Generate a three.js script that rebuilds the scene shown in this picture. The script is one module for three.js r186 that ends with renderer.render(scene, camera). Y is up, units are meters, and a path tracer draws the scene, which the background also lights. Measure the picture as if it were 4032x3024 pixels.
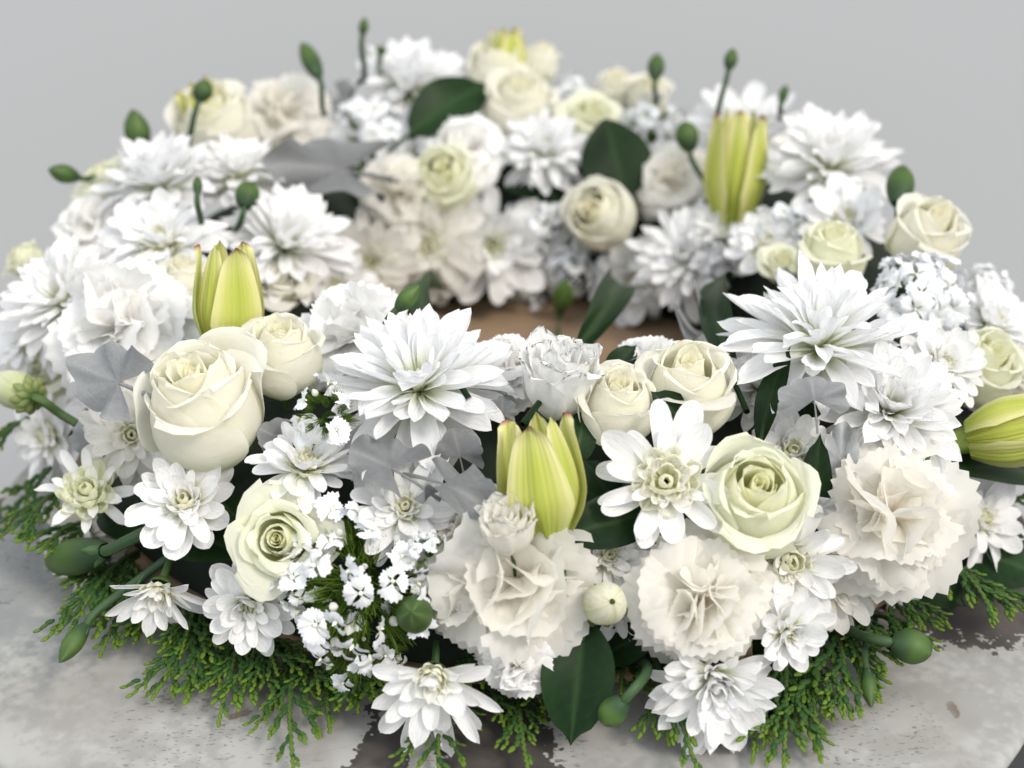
import * as THREE from 'three';
import { mergeGeometries } from 'three/addons/utils/BufferGeometryUtils.js';

// ---------------------------------------------------------------- camera, sky, sun, exposure
const scene = new THREE.Scene();
const camera = new THREE.PerspectiveCamera(28, 4 / 3, 0.02, 60);
camera.position.set(0, 0.46, 0.82);
camera.rotation.set(THREE.MathUtils.degToRad(-28.4), 0, 0);
camera.focus = 0.692;
camera.userData.fStop = 5;

const SKY_LEVEL = 1.42;
{ // an even overcast sky, brighter overhead than near the horizon
  const w = 64, h = 32, data = new Float32Array(w * h * 4);
  for (let j = 0; j < h; j++) {
    const up = Math.sin(((j + 0.5) / h - 0.5) * Math.PI), l = SKY_LEVEL * (up > 0 ? 0.45 + 0.55 * up : 0.3);
    for (let i = 0; i < w; i++) data.set([l * 0.965, l * 0.99, l * 1.03, 1], (j * w + i) * 4);
  }
  const sky = new THREE.DataTexture(data, w, h, THREE.RGBAFormat, THREE.FloatType);
  sky.mapping = THREE.EquirectangularReflectionMapping;
  sky.magFilter = THREE.LinearFilter;
  sky.needsUpdate = true;
  scene.background = sky;
  scene.environment = sky;
}
const sun = new THREE.DirectionalLight(0xfff4e6, 1.5);
sun.position.set(1.0, 1.5, 1.0);
sun.castShadow = true;
sun.shadow.radius = 28;
Object.assign(sun.shadow.camera, { left: -0.7, right: 0.7, top: 0.7, bottom: -0.7, near: 0.2, far: 4 });
sun.shadow.mapSize.set(2048, 2048);
scene.add(sun);

const renderer = new THREE.WebGLRenderer({ antialias: true });
renderer.toneMapping = THREE.LinearToneMapping;
renderer.toneMappingExposure = 1.5;
renderer.shadowMap.enabled = true;

// ---------------------------------------------------------------- helpers
const V = (x, y, z) => new THREE.Vector3(x, y, z), R = THREE.MathUtils.degToRad;
const lerp = THREE.MathUtils.lerp, clamp = THREE.MathUtils.clamp, smooth = THREE.MathUtils.smoothstep;
let seed = 1;
const rnd = () => { seed = (seed + 0x6d2b79f5) | 0; let t = Math.imul(seed ^ (seed >>> 15), 1 | seed); t = (t + Math.imul(t ^ (t >>> 7), 61 | t)) ^ t; return ((t ^ (t >>> 14)) >>> 0) / 4294967296; };
const vary = (a) => (rnd() * 2 - 1) * a, pick = (list) => list[Math.floor(rnd() * list.length)];
const hash = (x, y) => { let h = Math.imul(x, 374761393) ^ Math.imul(y, 668265263); h = Math.imul(h ^ (h >>> 13), 1274126177); return ((h ^ (h >>> 16)) >>> 0) / 4294967296; };
const noise = (x, y) => {
  const ix = Math.floor(x), iy = Math.floor(y), fx = x - ix, fy = y - iy, u = fx * fx * (3 - 2 * fx), v = fy * fy * (3 - 2 * fy);
  return lerp(lerp(hash(ix, iy), hash(ix + 1, iy), u), lerp(hash(ix, iy + 1), hash(ix + 1, iy + 1), u), v);
};
const fbm = (x, y, n) => { let s = 0, a = 0.5, t = 0; for (let i = 0; i < n; i++, a *= 0.5, x = x * 2.03 + 17.1, y = y * 2.03 + 9.7) { s += a * noise(x, y); t += a; } return s / t; };

const taken = new Map();
function numbered(name) { const n = taken.get(name) ?? 0; taken.set(name, n + 1); return n ? name + '_' + String(n).padStart(3, '0') : name; }
function thing(name, label, category, group) {
  const o = new THREE.Group();
  o.name = numbered(name);
  o.userData = group ? { label, category, group } : { label, category };
  scene.add(o);
  return o;
}
function part(name, geometry, material, parent, stuff) {
  const m = new THREE.Mesh(geometry, material);
  m.name = name;
  m.castShadow = m.receiveShadow = true;
  if (stuff) m.userData.kind = 'stuff';
  parent.add(m);
  return m;
}
function structure(name, geometry, material) {
  const m = new THREE.Mesh(geometry, material);
  m.name = name;
  m.userData.kind = 'structure';
  m.castShadow = m.receiveShadow = true;
  scene.add(m);
  return m;
}
// turns a group so that its +Y looks along "facing", with a spin about that axis
function aim(o, at, facing, spin = 0) {
  const f = V(...facing).normalize();
  o.position.set(...at);
  o.quaternion.setFromUnitVectors(V(0, 1, 0), f).multiply(new THREE.Quaternion().setFromAxisAngle(V(0, 1, 0), spin));
  return f;
}
// a grid of points: f(s in -1..1, t in 0..1) -> [x, y, z, r, g, b]
function grid(nw, nl, f) {
  const p = [], c = [], uv = [], ix = [];
  for (let j = 0; j <= nl; j++) for (let i = 0; i <= nw; i++) {
    const q = f((i / nw) * 2 - 1, j / nl, i, j);
    p.push(q[0], q[1], q[2]); c.push(q[3], q[4], q[5]); uv.push(i / nw, j / nl);
    if (i < nw && j < nl) { const a = j * (nw + 1) + i, b = a + nw + 1; ix.push(a, b, a + 1, a + 1, b, b + 1); }
  }
  const g = new THREE.BufferGeometry();
  g.setAttribute('position', new THREE.Float32BufferAttribute(p, 3));
  g.setAttribute('color', new THREE.Float32BufferAttribute(c, 3));
  g.setAttribute('uv', new THREE.Float32BufferAttribute(uv, 2));
  g.setIndex(ix);
  g.computeVertexNormals();
  return g;
}
const mix3 = (a, b, t) => [lerp(a[0], b[0], t), lerp(a[1], b[1], t), lerp(a[2], b[2], t)];
// a strap of petal: base at the origin, running out along +Z, inner face up (+Y)
function petal({ nw = 4, nl = 7, half, cup = () => 0, bend0 = 0, bend = 0, groove = 0, twist = 0, wave = 0, from, to, edge, tip = 0 }) {
  const line = [], row = (j) => 1 - Math.pow(1 - j / nl, 1.7);
  let y = 0, z = 0;
  for (let j = 0; j <= nl; j++) { const a = bend0 + bend * Math.pow(row(j), 1.4), d = row(Math.min(nl, j + 1)) - row(j); line.push([y, z, a]); y += Math.sin(a) * d; z += Math.cos(a) * d; }
  const ph = rnd() * 6.3;
  return grid(nw, nl, (s, t0, i, j) => {
    const t = row(j), [ly, lz, a] = line[j], w = half(t), tw = twist * t, up = cup(t) * w * s * s + groove * w * Math.cos(s * Math.PI * 2.4) * t + wave * Math.sin(s * 3 + t * 7 + ph) * t * Math.abs(s);
    const x = w * s * Math.cos(tw), n = up + w * s * Math.sin(tw), back = tip * s * s * smooth(t, 0.7, 1);
    const col = mix3(from, to, smooth(t, 0, 0.55));
    const k = edge ? Math.pow(Math.abs(s), 3) * 0.5 : 0, cc = edge ? mix3(col, edge, k) : col;
    return [x, ly + Math.cos(a) * n - Math.sin(a) * back, lz - Math.sin(a) * n - Math.cos(a) * back, ...cc];
  });
}
function place(geometry, x, y, z, ry = 0, rx = 0, rz = 0, sx = 1, sy = sx, sz = sx) {
  return geometry.clone().applyMatrix4(new THREE.Matrix4().compose(V(x, y, z), new THREE.Quaternion().setFromEuler(new THREE.Euler(rx, ry, rz, 'YXZ')), V(sx, sy, sz)));
}
// a tube through points with a radius at each end
function stemGeo(points, r0, r1, col0, col1, sides = 7, steps = 12) {
  const curve = new THREE.CatmullRomCurve3(points), fr = curve.computeFrenetFrames(steps, false);
  return grid(sides, steps, (s, t, i, j) => {
    const c = curve.getPointAt(t), a = ((s + 1) / 2) * Math.PI * 2, r = lerp(r0, r1, t), n = fr.normals[j], b = fr.binormals[j], k = mix3(col0, col1, t);
    return [c.x + r * (Math.cos(a) * n.x + Math.sin(a) * b.x), c.y + r * (Math.cos(a) * n.y + Math.sin(a) * b.y), c.z + r * (Math.cos(a) * n.z + Math.sin(a) * b.z), ...k];
  });
}
// a surface of revolution with colours: f(t) -> [radius, y, r, g, b], ridge(a, t) multiplies the radius and may tint
function turned(sides, steps, f, ridge = () => [1, 0], tint = [1, 1, 1]) {
  return grid(sides, steps, (s, t) => {
    const a = ((s + 1) / 2) * Math.PI * 2, [r, y, ...c] = f(t), [k, m] = ridge(a, t), cc = mix3(c, tint, m);
    return [r * k * Math.cos(a), y, r * k * Math.sin(a), ...cc];
  });
}

// ---------------------------------------------------------------- materials
const soft = (o = {}) => new THREE.MeshPhysicalMaterial({ vertexColors: true, side: THREE.DoubleSide, roughness: 1, transmission: 0.42, thickness: 0, specularIntensity: 0.25, ...o });
const M = {
  white: soft({ name: 'white_petal' }),
  coolWhite: soft({ name: 'cool_white_petal', color: new THREE.Color(0.985, 0.99, 1) }),
  creamWhite: soft({ name: 'cream_white_petal', transmission: 0.6, color: new THREE.Color(1, 0.985, 0.945) }),
  floret: soft({ name: 'floret_petal', transmission: 0.25, color: new THREE.Color(0.97, 0.985, 1) }),
  rose: soft({ name: 'rose_petal', transmission: 0.55, color: new THREE.Color(1, 0.995, 0.95) }),
  roseGreen: soft({ name: 'greenish_rose_petal', transmission: 0.55, color: new THREE.Color(0.97, 0.985, 0.87) }),
  lily: soft({ name: 'lily_tepal', roughness: 1, transmission: 0.28, specularIntensity: 0.5 }),
  green: new THREE.MeshPhysicalMaterial({ name: 'bud_green', vertexColors: true, side: THREE.DoubleSide, roughness: 0.55, specularIntensity: 0.6 }),
  leaf: new THREE.MeshPhysicalMaterial({ name: 'glossy_leaf', vertexColors: true, side: THREE.DoubleSide, roughness: 0.42, specularIntensity: 0.2 }),
  felt: new THREE.MeshPhysicalMaterial({ name: 'silver_felt', vertexColors: true, side: THREE.DoubleSide, roughness: 1, specularIntensity: 0.1, sheen: 0.3, sheenRoughness: 0.6, sheenColor: new THREE.Color(0.5, 0.52, 0.55) }),
  conifer: new THREE.MeshPhysicalMaterial({ name: 'conifer_green', vertexColors: true, side: THREE.DoubleSide, roughness: 0.6, specularIntensity: 0.5 }),
  thread: new THREE.MeshPhysicalMaterial({ name: 'bract_green', vertexColors: true, side: THREE.DoubleSide, roughness: 0.7, specularIntensity: 0.4 }),
};
function speckle(w, f) { // a grey texture from f(u, v)
  const d = new Uint8Array(w * w * 4);
  for (let j = 0; j < w; j++) for (let i = 0; i < w; i++) { const v = clamp(f(i / w, j / w), 0, 1) * 255; d.set([v, v, v, 255], (j * w + i) * 4); }
  const t = new THREE.DataTexture(d, w, w);
  t.wrapS = t.wrapT = THREE.RepeatWrapping; t.magFilter = THREE.LinearFilter; t.needsUpdate = true;
  return t;
}
const veins = speckle(128, (u, v) => 0.5 + 0.5 * Math.sin(u * 60 + 2 * noise(u * 9, v * 3)) * (0.6 + 0.4 * noise(u * 20, v * 6)));
for (const k of ['white', 'coolWhite', 'creamWhite']) Object.assign(M[k], { bumpMap: veins, bumpScale: 0.00005 });
const crinkle = speckle(128, (u, v) => fbm(u * 14 + 3, v * 14, 3));
for (const k of ['rose', 'roseGreen']) Object.assign(M[k], { bumpMap: crinkle, bumpScale: 0.0004 });
const fuzz = speckle(256, (u, v) => 0.6 * hash(Math.floor(u * 256), Math.floor(v * 256)) + 0.4 * fbm(u * 30, v * 30, 2));
Object.assign(M.felt, { bumpMap: fuzz, bumpScale: 0.0006, map: speckle(256, (u, v) => 0.82 + 0.12 * hash(Math.floor(u * 256), Math.floor(v * 256)) + 0.12 * (fbm(u * 9, v * 9, 3) - 0.5)) });
const streaks = speckle(256, (u, v) => 0.965 + 0.055 * noise(u * 26, v * 2.2) - 0.09 * smooth(fbm(u * 11 + 4, v * 5, 3), 0.6, 0.75));
for (const k of ['white', 'coolWhite', 'creamWhite']) M[k].map = streaks;
const blotch = speckle(256, (u, v) => 0.72 + 0.5 * fbm(u * 7, v * 7, 4) + 0.08 * (hash(Math.floor(u * 256), Math.floor(v * 256)) - 0.5));
for (const k of ['green', 'leaf']) Object.assign(M[k], { map: blotch, bumpMap: blotch, bumpScale: 0.0003 });
Object.assign(M.lily, { bumpMap: veins, bumpScale: 0.0003 });

const WHITE = [0.83, 0.83, 0.82], IVORY = [0.82, 0.79, 0.68], LIME = [0.62, 0.66, 0.3];

// ---------------------------------------------------------------- the place: wall, ground, table
{
  const wall = structure('wall', new THREE.BoxGeometry(9, 3.4, 0.12), new THREE.MeshStandardMaterial({ name: 'painted_wall', color: new THREE.Color(0.49, 0.503, 0.512), roughness: 0.85, bumpMap: speckle(128, (u, v) => fbm(u * 8, v * 8, 3)), bumpScale: 0.001 }));
  wall.position.set(0, 0.9, -0.72);
  const ground = structure('ground', new THREE.PlaneGeometry(60, 60), new THREE.MeshStandardMaterial({ name: 'dark_ground', color: new THREE.Color(0.035, 0.035, 0.038), roughness: 0.95 }));
  ground.rotation.x = -Math.PI / 2;
  ground.position.y = -0.745;
}
{ // a round table whose pale paint is worn through to dark metal here and there
  const N = 1400, SIZE = 0.6, CX = -0.004, CZ = 0.132, d = new Uint8Array(N * N * 4), rough = new Uint8Array(N * N * 4);
  const spot = (x, z, px, pz, rx, rz, turn) => { const c = Math.cos(turn), s = Math.sin(turn), a = (x - px) * c + (z - pz) * s, b = -(x - px) * s + (z - pz) * c; return 1 - Math.hypot(a / rx, b / rz); };
  for (let j = 0; j < N; j++) for (let i = 0; i < N; i++) {
    const x = (i / N - 0.5) * SIZE + CX, z = (0.5 - j / N) * SIZE + CZ;
    const wx = x + (fbm(x * 30, z * 30 + 5, 2) - 0.5) * 0.022, wz = z + (fbm(x * 30 + 40, z * 30, 2) - 0.5) * 0.022, fine = fbm(x * 420, z * 420, 2) - 0.5;
    // where the paint is gone
    let bare = Math.max(spot(wx, wz, -0.02, 0.272, 0.045, 0.02, 0.1), spot(wx, wz, -0.058, 0.31, 0.011, 0.06, 0.25), spot(wx, wz, -0.008, 0.305, 0.023, 0.06, -0.08), spot(wx, wz, 0.22, 0.2, 0.052, 0.029, 0.12), spot(wx, wz, 0.27, 0.16, 0.05, 0.06, 0.3), spot(wx, wz, 0.0, 0.0, 0.09, 0.09, 0), spot(wx, wz, -0.3, 0.12, 0.03, 0.02, 0.4));
    bare = smooth(bare + fine * 0.75 + (fbm(x * 130 + 3, z * 130, 3) - 0.5) * 0.5, -0.03, 0.06);
    // chips, scratches and stains
    const grain = 0.65 * fbm(x * 60 + 3, z * 60, 4) + 0.35 * fbm(x * 260, z * 260 + 7, 3), blot = fbm(x * 14 + 50, z * 14 + 20, 3), tiny = fbm(x * 420 + 9, z * 1100 + 4, 2), scr = noise(x * 300 + z * 900, z * 40 - x * 20);
    let chip = smooth(tiny, 0.71, 0.77) * smooth(blot, 0.55, 0.62) * 0.7;
    const scratch = smooth(scr, 0.93, 0.985) * smooth(fbm(x * 25, z * 25 + 8, 2), 0.5, 0.65) * 0.35;
    const stain = smooth(fbm(x * 22 + 80, z * 30 + 60, 4), 0.52, 0.66);
    const cold = smooth(spot(wx, wz, -0.27, 0.2, 0.1, 0.1, 0) + (grain - 0.5) * 1.4, 0.05, 0.6);
    const rust = smooth(Math.max(spot(wx, wz, 0.152, 0.266, 0.006, 0.004, 0), spot(wx, wz, 0.136, 0.288, 0.006, 0.0035, 0), spot(wx, wz, 0.2, 0.283, 0.0045, 0.002, -0.5), spot(wx, wz, -0.128, 0.278, 0.006, 0.003, 0)) + fine * 0.8, 0, 0.3);
    let c = mix3([0.345, 0.345, 0.328], [0.275, 0.273, 0.257], smooth(grain, 0.4, 0.66));
    c = mix3(c, [0.23, 0.22, 0.197], stain * 0.4);
    c = mix3(c, [0.17, 0.19, 0.2], cold * 0.6);
    c = mix3(c, [0.13, 0.1, 0.075], rust * (0.45 + 0.5 * noise(x * 500, z * 500)));
    c = mix3(c, [0.09, 0.083, 0.078], clamp(chip * 0.85 + scratch, 0, 1));
    const metal = mix3([0.045, 0.041, 0.039], [0.085, 0.075, 0.066], smooth(fbm(x * 45, z * 45 + 30, 3), 0.42, 0.7));
    c = mix3(c, mix3(metal, [0.3, 0.29, 0.27], scratch * 0.9), bare);
    const o = (j * N + i) * 4;
    for (let k = 0; k < 3; k++) d[o + k] = 255 * Math.pow(c[k], 1 / 2.2);
    d[o + 3] = 255;
    const r = 255 * (bare > 0.5 ? 0.42 + 0.2 * grain : 0.62 + 0.2 * grain);
    rough[o] = rough[o + 1] = rough[o + 2] = r; rough[o + 3] = 255;
  }
  const map = new THREE.DataTexture(d, N, N), rm = new THREE.DataTexture(rough, N, N);
  for (const t of [map, rm]) { t.magFilter = THREE.LinearFilter; t.needsUpdate = true; }
  map.colorSpace = THREE.SRGBColorSpace;
  const paint = new THREE.MeshPhysicalMaterial({ name: 'worn_paint', map, roughnessMap: rm, roughness: 1, specularIntensity: 0.6 });
  const dark = new THREE.MeshStandardMaterial({ name: 'dark_iron', color: new THREE.Color(0.04, 0.04, 0.042), roughness: 0.5, metalness: 0.6 });
  const table = thing('round_table', 'round table with chipped grey paint worn to dark metal, under the wreath', 'table');
  table.position.set(CX, 0, CZ);
  const top = new THREE.LatheGeometry([[0.0001, -0.012], [0.273, -0.012], [0.28, -0.009], [0.283, -0.005], [0.283, -0.003], [0.281, -0.0008], [0.277, 0], [0.2, 0], [0.0001, 0]].map((p) => new THREE.Vector2(...p)), 128);
  const p = top.attributes.position, uv = top.attributes.uv;
  for (let i = 0; i < p.count; i++) uv.setXY(i, p.getX(i) / SIZE + 0.5, 0.5 - p.getZ(i) / SIZE);
  part('table_top', top, paint, table);
  const band = part('edge_band', new THREE.LatheGeometry([[0.262, -0.03], [0.268, -0.03], [0.268, -0.0125], [0.262, -0.0125]].map((q) => new THREE.Vector2(...q)), 96), dark, table);
  band.receiveShadow = true;
  for (let k = 0; k < 3; k++) {
    const a = R(90 + k * 120), at = (r, y) => V(r * Math.cos(a), y, r * Math.sin(a));
    part('leg', new THREE.TubeGeometry(new THREE.CatmullRomCurve3([at(0.24, -0.02), at(0.17, -0.25), at(0.13, -0.45), at(0.25, -0.735)]), 24, 0.011, 8), dark, table);
  }
}
{ // the wreath's base: a tan ring tray that holds dark floral foam
  const base = thing('wreath_base', 'tan round tray with a ring of dark floral foam that holds the flowers', 'wreath base');
  base.position.set(0.012, 0.002, 0);
  const tan = new THREE.MeshStandardMaterial({ name: 'pressed_fibre', color: new THREE.Color(0.24, 0.165, 0.1), roughness: 0.8, bumpMap: speckle(128, (u, v) => fbm(u * 20, v * 20, 3)), bumpScale: 0.0006 });
  const v2 = (list) => list.map((q) => new THREE.Vector2(...q));
  part('tray', new THREE.LatheGeometry(v2([[0.0001, 0], [0.264, 0], [0.267, 0.002], [0.268, 0.007], [0.263, 0.007], [0.262, 0.0055], [0.0001, 0.0055]]), 128), tan, base);
  const foam = new THREE.LatheGeometry(v2([[0.142, 0.0065], [0.143, 0.045], [0.152, 0.072], [0.165, 0.09], [0.21, 0.09], [0.243, 0.074], [0.259, 0.05], [0.2615, 0.0065]]), 160);
  const q = foam.attributes.position;
  for (let i = 0; i < q.count; i++) { const n = (noise(q.getX(i) * 160, q.getZ(i) * 160 + q.getY(i) * 90) - 0.5) * 0.003; q.setY(i, q.getY(i) + (q.getY(i) > 0.02 ? n : 0)); }
  foam.computeVertexNormals();
  part('floral_foam', foam, new THREE.MeshStandardMaterial({ name: 'dark_foam', color: new THREE.Color(0.009, 0.016, 0.008), roughness: 0.95 }), base);
}
// ---------------------------------------------------------------- builders, one for each kind of thing
// petal shapes are made once for each kind and shared by all its flowers
const set = (n, make) => Array.from({ length: n }, (_, k) => make(k));
const spoon = (w, r = 0.66, base = 0.34) => (t) => w * (t < r ? lerp(base, 1, Math.sin((t / r) * Math.PI / 2)) : Math.pow(Math.max(0.004, 1 - Math.pow((t - r) / (1 - r), 2.5)), 0.5));
const TIP = [0.92, 0.92, 0.915], BASE = [0.82, 0.86, 0.62];
const P = {
  long: set(8, () => petal({ nw: 6, nl: 10, half: spoon(0.122 + vary(0.018), 0.66 + vary(0.1)), cup: (t) => 0.62 - 0.3 * t + vary(0.04), bend0: 0.14, bend: -0.25 + vary(0.65), groove: 0.06, twist: vary(0.3), wave: 0.014, from: BASE, to: TIP, tip: 0.02 + rnd() * 0.03 })),
  broad: set(6, () => petal({ nw: 6, nl: 10, half: spoon(0.172 + vary(0.025), 0.64 + vary(0.08)), cup: (t) => 0.6 - 0.35 * t, bend0: 0.1, bend: -0.15 + vary(0.6), groove: 0.05, twist: vary(0.3), wave: 0.016, from: BASE, to: TIP })),
  mid: set(6, () => petal({ nw: 6, nl: 9, half: spoon(0.2 + vary(0.025), 0.62), cup: (t) => 0.8 - 0.25 * t, bend0: -0.1, bend: 0.45 + vary(0.4), groove: 0.04, twist: vary(0.35), wave: 0.015, from: BASE, to: TIP })),
  scoop: set(5, () => petal({ nw: 4, nl: 8, half: spoon(0.26 + vary(0.03), 0.58), cup: () => 0.85, bend0: -0.35, bend: 1.0 + vary(0.35), groove: 0.03, twist: vary(0.3), wave: 0.012, from: [0.78, 0.81, 0.58], to: [0.91, 0.91, 0.87] })),
  hook: set(4, () => petal({ nw: 4, nl: 8, half: spoon(0.3 + vary(0.03), 0.55, 0.5), cup: () => 0.75, bend0: -0.5, bend: 2.1 + vary(0.25), from: [0.72, 0.77, 0.48], to: [0.9, 0.9, 0.78] })),
  quill: set(3, () => petal({ nw: 2, nl: 5, half: (t) => 0.12 * (0.7 + 0.3 * Math.sin(t * 3)) * (t > 0.75 ? Math.sqrt(Math.max(0.03, 1 - Math.pow((t - 0.75) / 0.25, 2))) : 1), cup: () => 0.9, bend0: -0.2, bend: 0.7 + vary(0.35), from: [0.58, 0.66, 0.28], to: [0.84, 0.84, 0.68] })),
};
const fanPetal = (nw, width, ruffle, from, to, nl = 9, bend = 0.3, teeth = 0.06) => {
  const p1 = rnd() * 6, p2 = rnd() * 6, lean = vary(0.3), jag = set(nw + 1, () => rnd()), f1 = 2.4 + rnd() * 1.2, f2 = 4.6 + rnd() * 1.6, cutAt = vary(0.6);
  return grid(nw, nl, (s, t0, i) => {
    const t = 1 - Math.pow(1 - t0, 1.25), w = width * (t < 0.28 ? 0.2 + 0.25 * t : lerp(0.27, 1, Math.pow((t - 0.28) / 0.72, 0.8))), a = s * w * 1.5;
    const tooth = smooth(t0, 0.8, 1) * ((i % 2 ? teeth : 0) * (0.4 + jag[i]) + 0.035 * Math.cos(s * 5 + p2) - 0.05 * Math.exp(-Math.pow((s - cutAt) * 9, 2))) - 0.13 * s * s * t;
    const rr = t + tooth, k = t * t * ruffle;
    const up = k * (Math.sin(s * f1 + p1) * 0.75 + Math.sin(s * f2 + p2 + t * 2) * 0.36 + 0.5 * lean * s + 0.07 * t * Math.sin(s * 11 + p1)) + 0.14 * t * s * s;
    const ang = bend * t * t, x = rr * Math.sin(a), z = rr * Math.cos(a) * Math.cos(ang);
    return [x, rr * Math.sin(ang) + up, z, ...mix3(from, to, smooth(t, 0.1, 0.8))];
  });
};
const CREAM = [0.935, 0.91, 0.84];
const FAN = {
  outer: set(7, () => fanPetal(26, 0.66, 0.2, CREAM, [0.92, 0.92, 0.91], 9, -0.25)),
  inner: set(8, () => fanPetal(24, 0.66, 0.36, [0.935, 0.9, 0.82], [0.93, 0.925, 0.905], 9, 0.1)),
  floret: set(5, () => fanPetal(12, 0.56, 0.16, [0.74, 0.76, 0.66], [0.83, 0.835, 0.845], 5, -0.5, 0.13)),
};
const onY = (m, az, el, roll, x, y, z, s, sy = s) => { m.position.set(x, y, z); m.rotation.order = 'YXZ'; m.rotation.set(-el, az, roll); m.scale.set(s, sy, s); return m; };
const calyxGeo = turned(10, 4, (t) => [0.13 * Math.sin(Math.min(1, 0.15 + t) * 1.5), -0.1 + 0.12 * t, 0.06, 0.11, 0.03]);
const stalkGeo = stemGeo([V(0, -0.02, 0), V(0.01, -0.3, 0.01), V(0, -0.62, 0)], 0.045, 0.035, [0.07, 0.13, 0.04], [0.04, 0.08, 0.03], 6, 4);

// a chrysanthemum: "full" has many layers of petals and a tuft of quills, "spray" fewer petals round a button of incurved ones
function chrysanthemum(label, at, facing, size, o = {}) {
  const { kind = 'full', mat = 'white', layers, dome = 0, spin = 0, centre = 1, sd = 1, hang = 0, cs = 1.15, name = kind === 'spray' ? 'spray_chrysanthemum' : 'chrysanthemum' } = o;
  seed = 7000 + sd * 131;
  const t = thing(name, label, 'chrysanthemum');
  aim(t, at, facing, spin);
  t.scale.setScalar(size);
  const L = layers ?? (kind === 'full'
    ? [[17, 0.5, -8, 'long'], [17, 0.49, 6, 'long'], [16, 0.465, 19, 'long'], [15, 0.43, 32, 'long'], [13, 0.38, 45, 'long'], [11, 0.31, 58, 'long'], [9, 0.24, 70, 'mid']]
    : [[11, 0.5, 3, 'broad'], [11, 0.48, 17, 'broad'], [10, 0.41, 31, 'broad'], [9, 0.3, 45, 'broad'], [8, 0.21, 56, 'mid']]);
  const slim = 0.86 + rnd() * 0.32, cupped = vary(8), ragged = 0.1 + rnd() * 0.1;
  L.forEach(([count, len, el, shape], k) => {
    const off = rnd() * 6, n = layers ? count : count + Math.round(vary(1.6));
    for (let i = 0; i < n; i++) {
      const az = off + (i / n) * Math.PI * 2 + vary(0.16), rise = hang ? V(Math.sin(az), 0, Math.cos(az)).applyQuaternion(t.quaternion).y : 0, e = R(el + dome + (hang ? 0 : cupped) + vary(11) + hang * Math.max(0, rise)), len2 = len * (1 + vary(ragged)) * (1 - (hang ? 0.38 * rise : 0));
      const m = part('petal', pick(P[shape]), M[mat], t);
      onY(m, az, e, vary(0.3), 0.035 * Math.sin(az), 0.018 * k, 0.035 * Math.cos(az), len2);
      m.scale.x = len2 * slim * (1.03 + vary(0.2));
    }
  });
  if (centre) {
    const g = [];
    if (kind === 'full') for (let i = 0; i < 20; i++) {
      const q = Math.sqrt((i + 0.5) / 20), az = i * 2.39996, s = 0.17 * (1 - 0.25 * q);
      g.push(place(P.quill[i % 3], 0.05 * q * Math.sin(az), 0.06, 0.05 * q * Math.cos(az), az, -(1.45 - 0.5 * q), 0, s, s, s));
    } else [[9, 0.17, 0.05, 28], [8, 0.15, 0.042, 48], [6, 0.13, 0.03, 66], [5, 0.1, 0.016, 80]].forEach(([n, s, r, el], k) => {
      for (let i = 0; i < n; i++) { const az = (i + k * 0.5) / n * 6.283 + vary(0.12), z = s * cs * (1 + vary(0.12)); g.push(place(P.hook[(i + k) % 4], r * cs * Math.sin(az), 0.055 + 0.012 * k * cs, r * cs * Math.cos(az), az, -R(el + vary(6)), vary(0.2), z)); }
    });
    part('flower_center', mergeGeometries(g), M[o.centreMat ?? (kind === 'full' ? 'white' : 'creamWhite')], t, true);
  }
  part('calyx', calyxGeo, M.green, t);
  part('stem', stalkGeo, M.green, t);
  return t;
}

function carnation(label, at, facing, size, o = {}) {
  const { mat = 'white', spin = 0, sd = 1, cup = 0 } = o;
  seed = 11000 + sd * 137;
  const t = thing('carnation', label, 'carnation');
  const f = aim(t, at, facing, spin);
  t.scale.setScalar(size);
  t.position.addScaledVector(f, -0.2 * size);
  if (cup) for (const [n, r, h, w, fl] of [[3, 0.1, 1.0, 1.8, 0.1], [3, 0.2, 1.02, 1.5, 0.08], [4, 0.31, 0.99, 1.35, 0.1], [4, 0.4, 0.92, 1.3, 0.14]]) {
    for (let i = 0; i < n; i++) {
      const m = part('petal', rosePetal(r, h * (1 + vary(0.06)), w, fl + vary(0.06), 0.08, [0.88, 0.88, 0.78], [0.92, 0.92, 0.905], 22, 12, 0.055), M[mat], t);
      m.rotation.y = (i / n) * 6.283 + r * 9; m.position.y = -0.25;
    }
  } else for (const [n, len, el, shape, y] of [[8, 0.53, -14, 'outer', 0], [8, 0.53, 4, 'outer', 0.015], [7, 0.51, 21, 'outer', 0.03], [6, 0.47, 38, 'outer', 0.04], [5, 0.43, 55, 'inner', 0.05], [4, 0.38, 72, 'inner', 0.06]]) {
    const off = rnd() * 6;
    for (let i = 0; i < n; i++) { const l = len * (1 + vary(0.14)); onY(part('petal', pick(FAN[shape]), M[mat], t), off + (i / n) * Math.PI * 2 + vary(0.35), R(el + vary(13)), vary(0.45), 0, y, 0, l * (1 + vary(0.15)), l); }
  }
  part('calyx', turned(10, 5, (q) => [0.085 * (0.75 + 0.4 * q), -0.26 + 0.3 * q, 0.07, 0.13, 0.04]), M.green, t);
  part('stem', stalkGeo, M.green, t).position.y = -0.22;
  return t;
}

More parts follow.
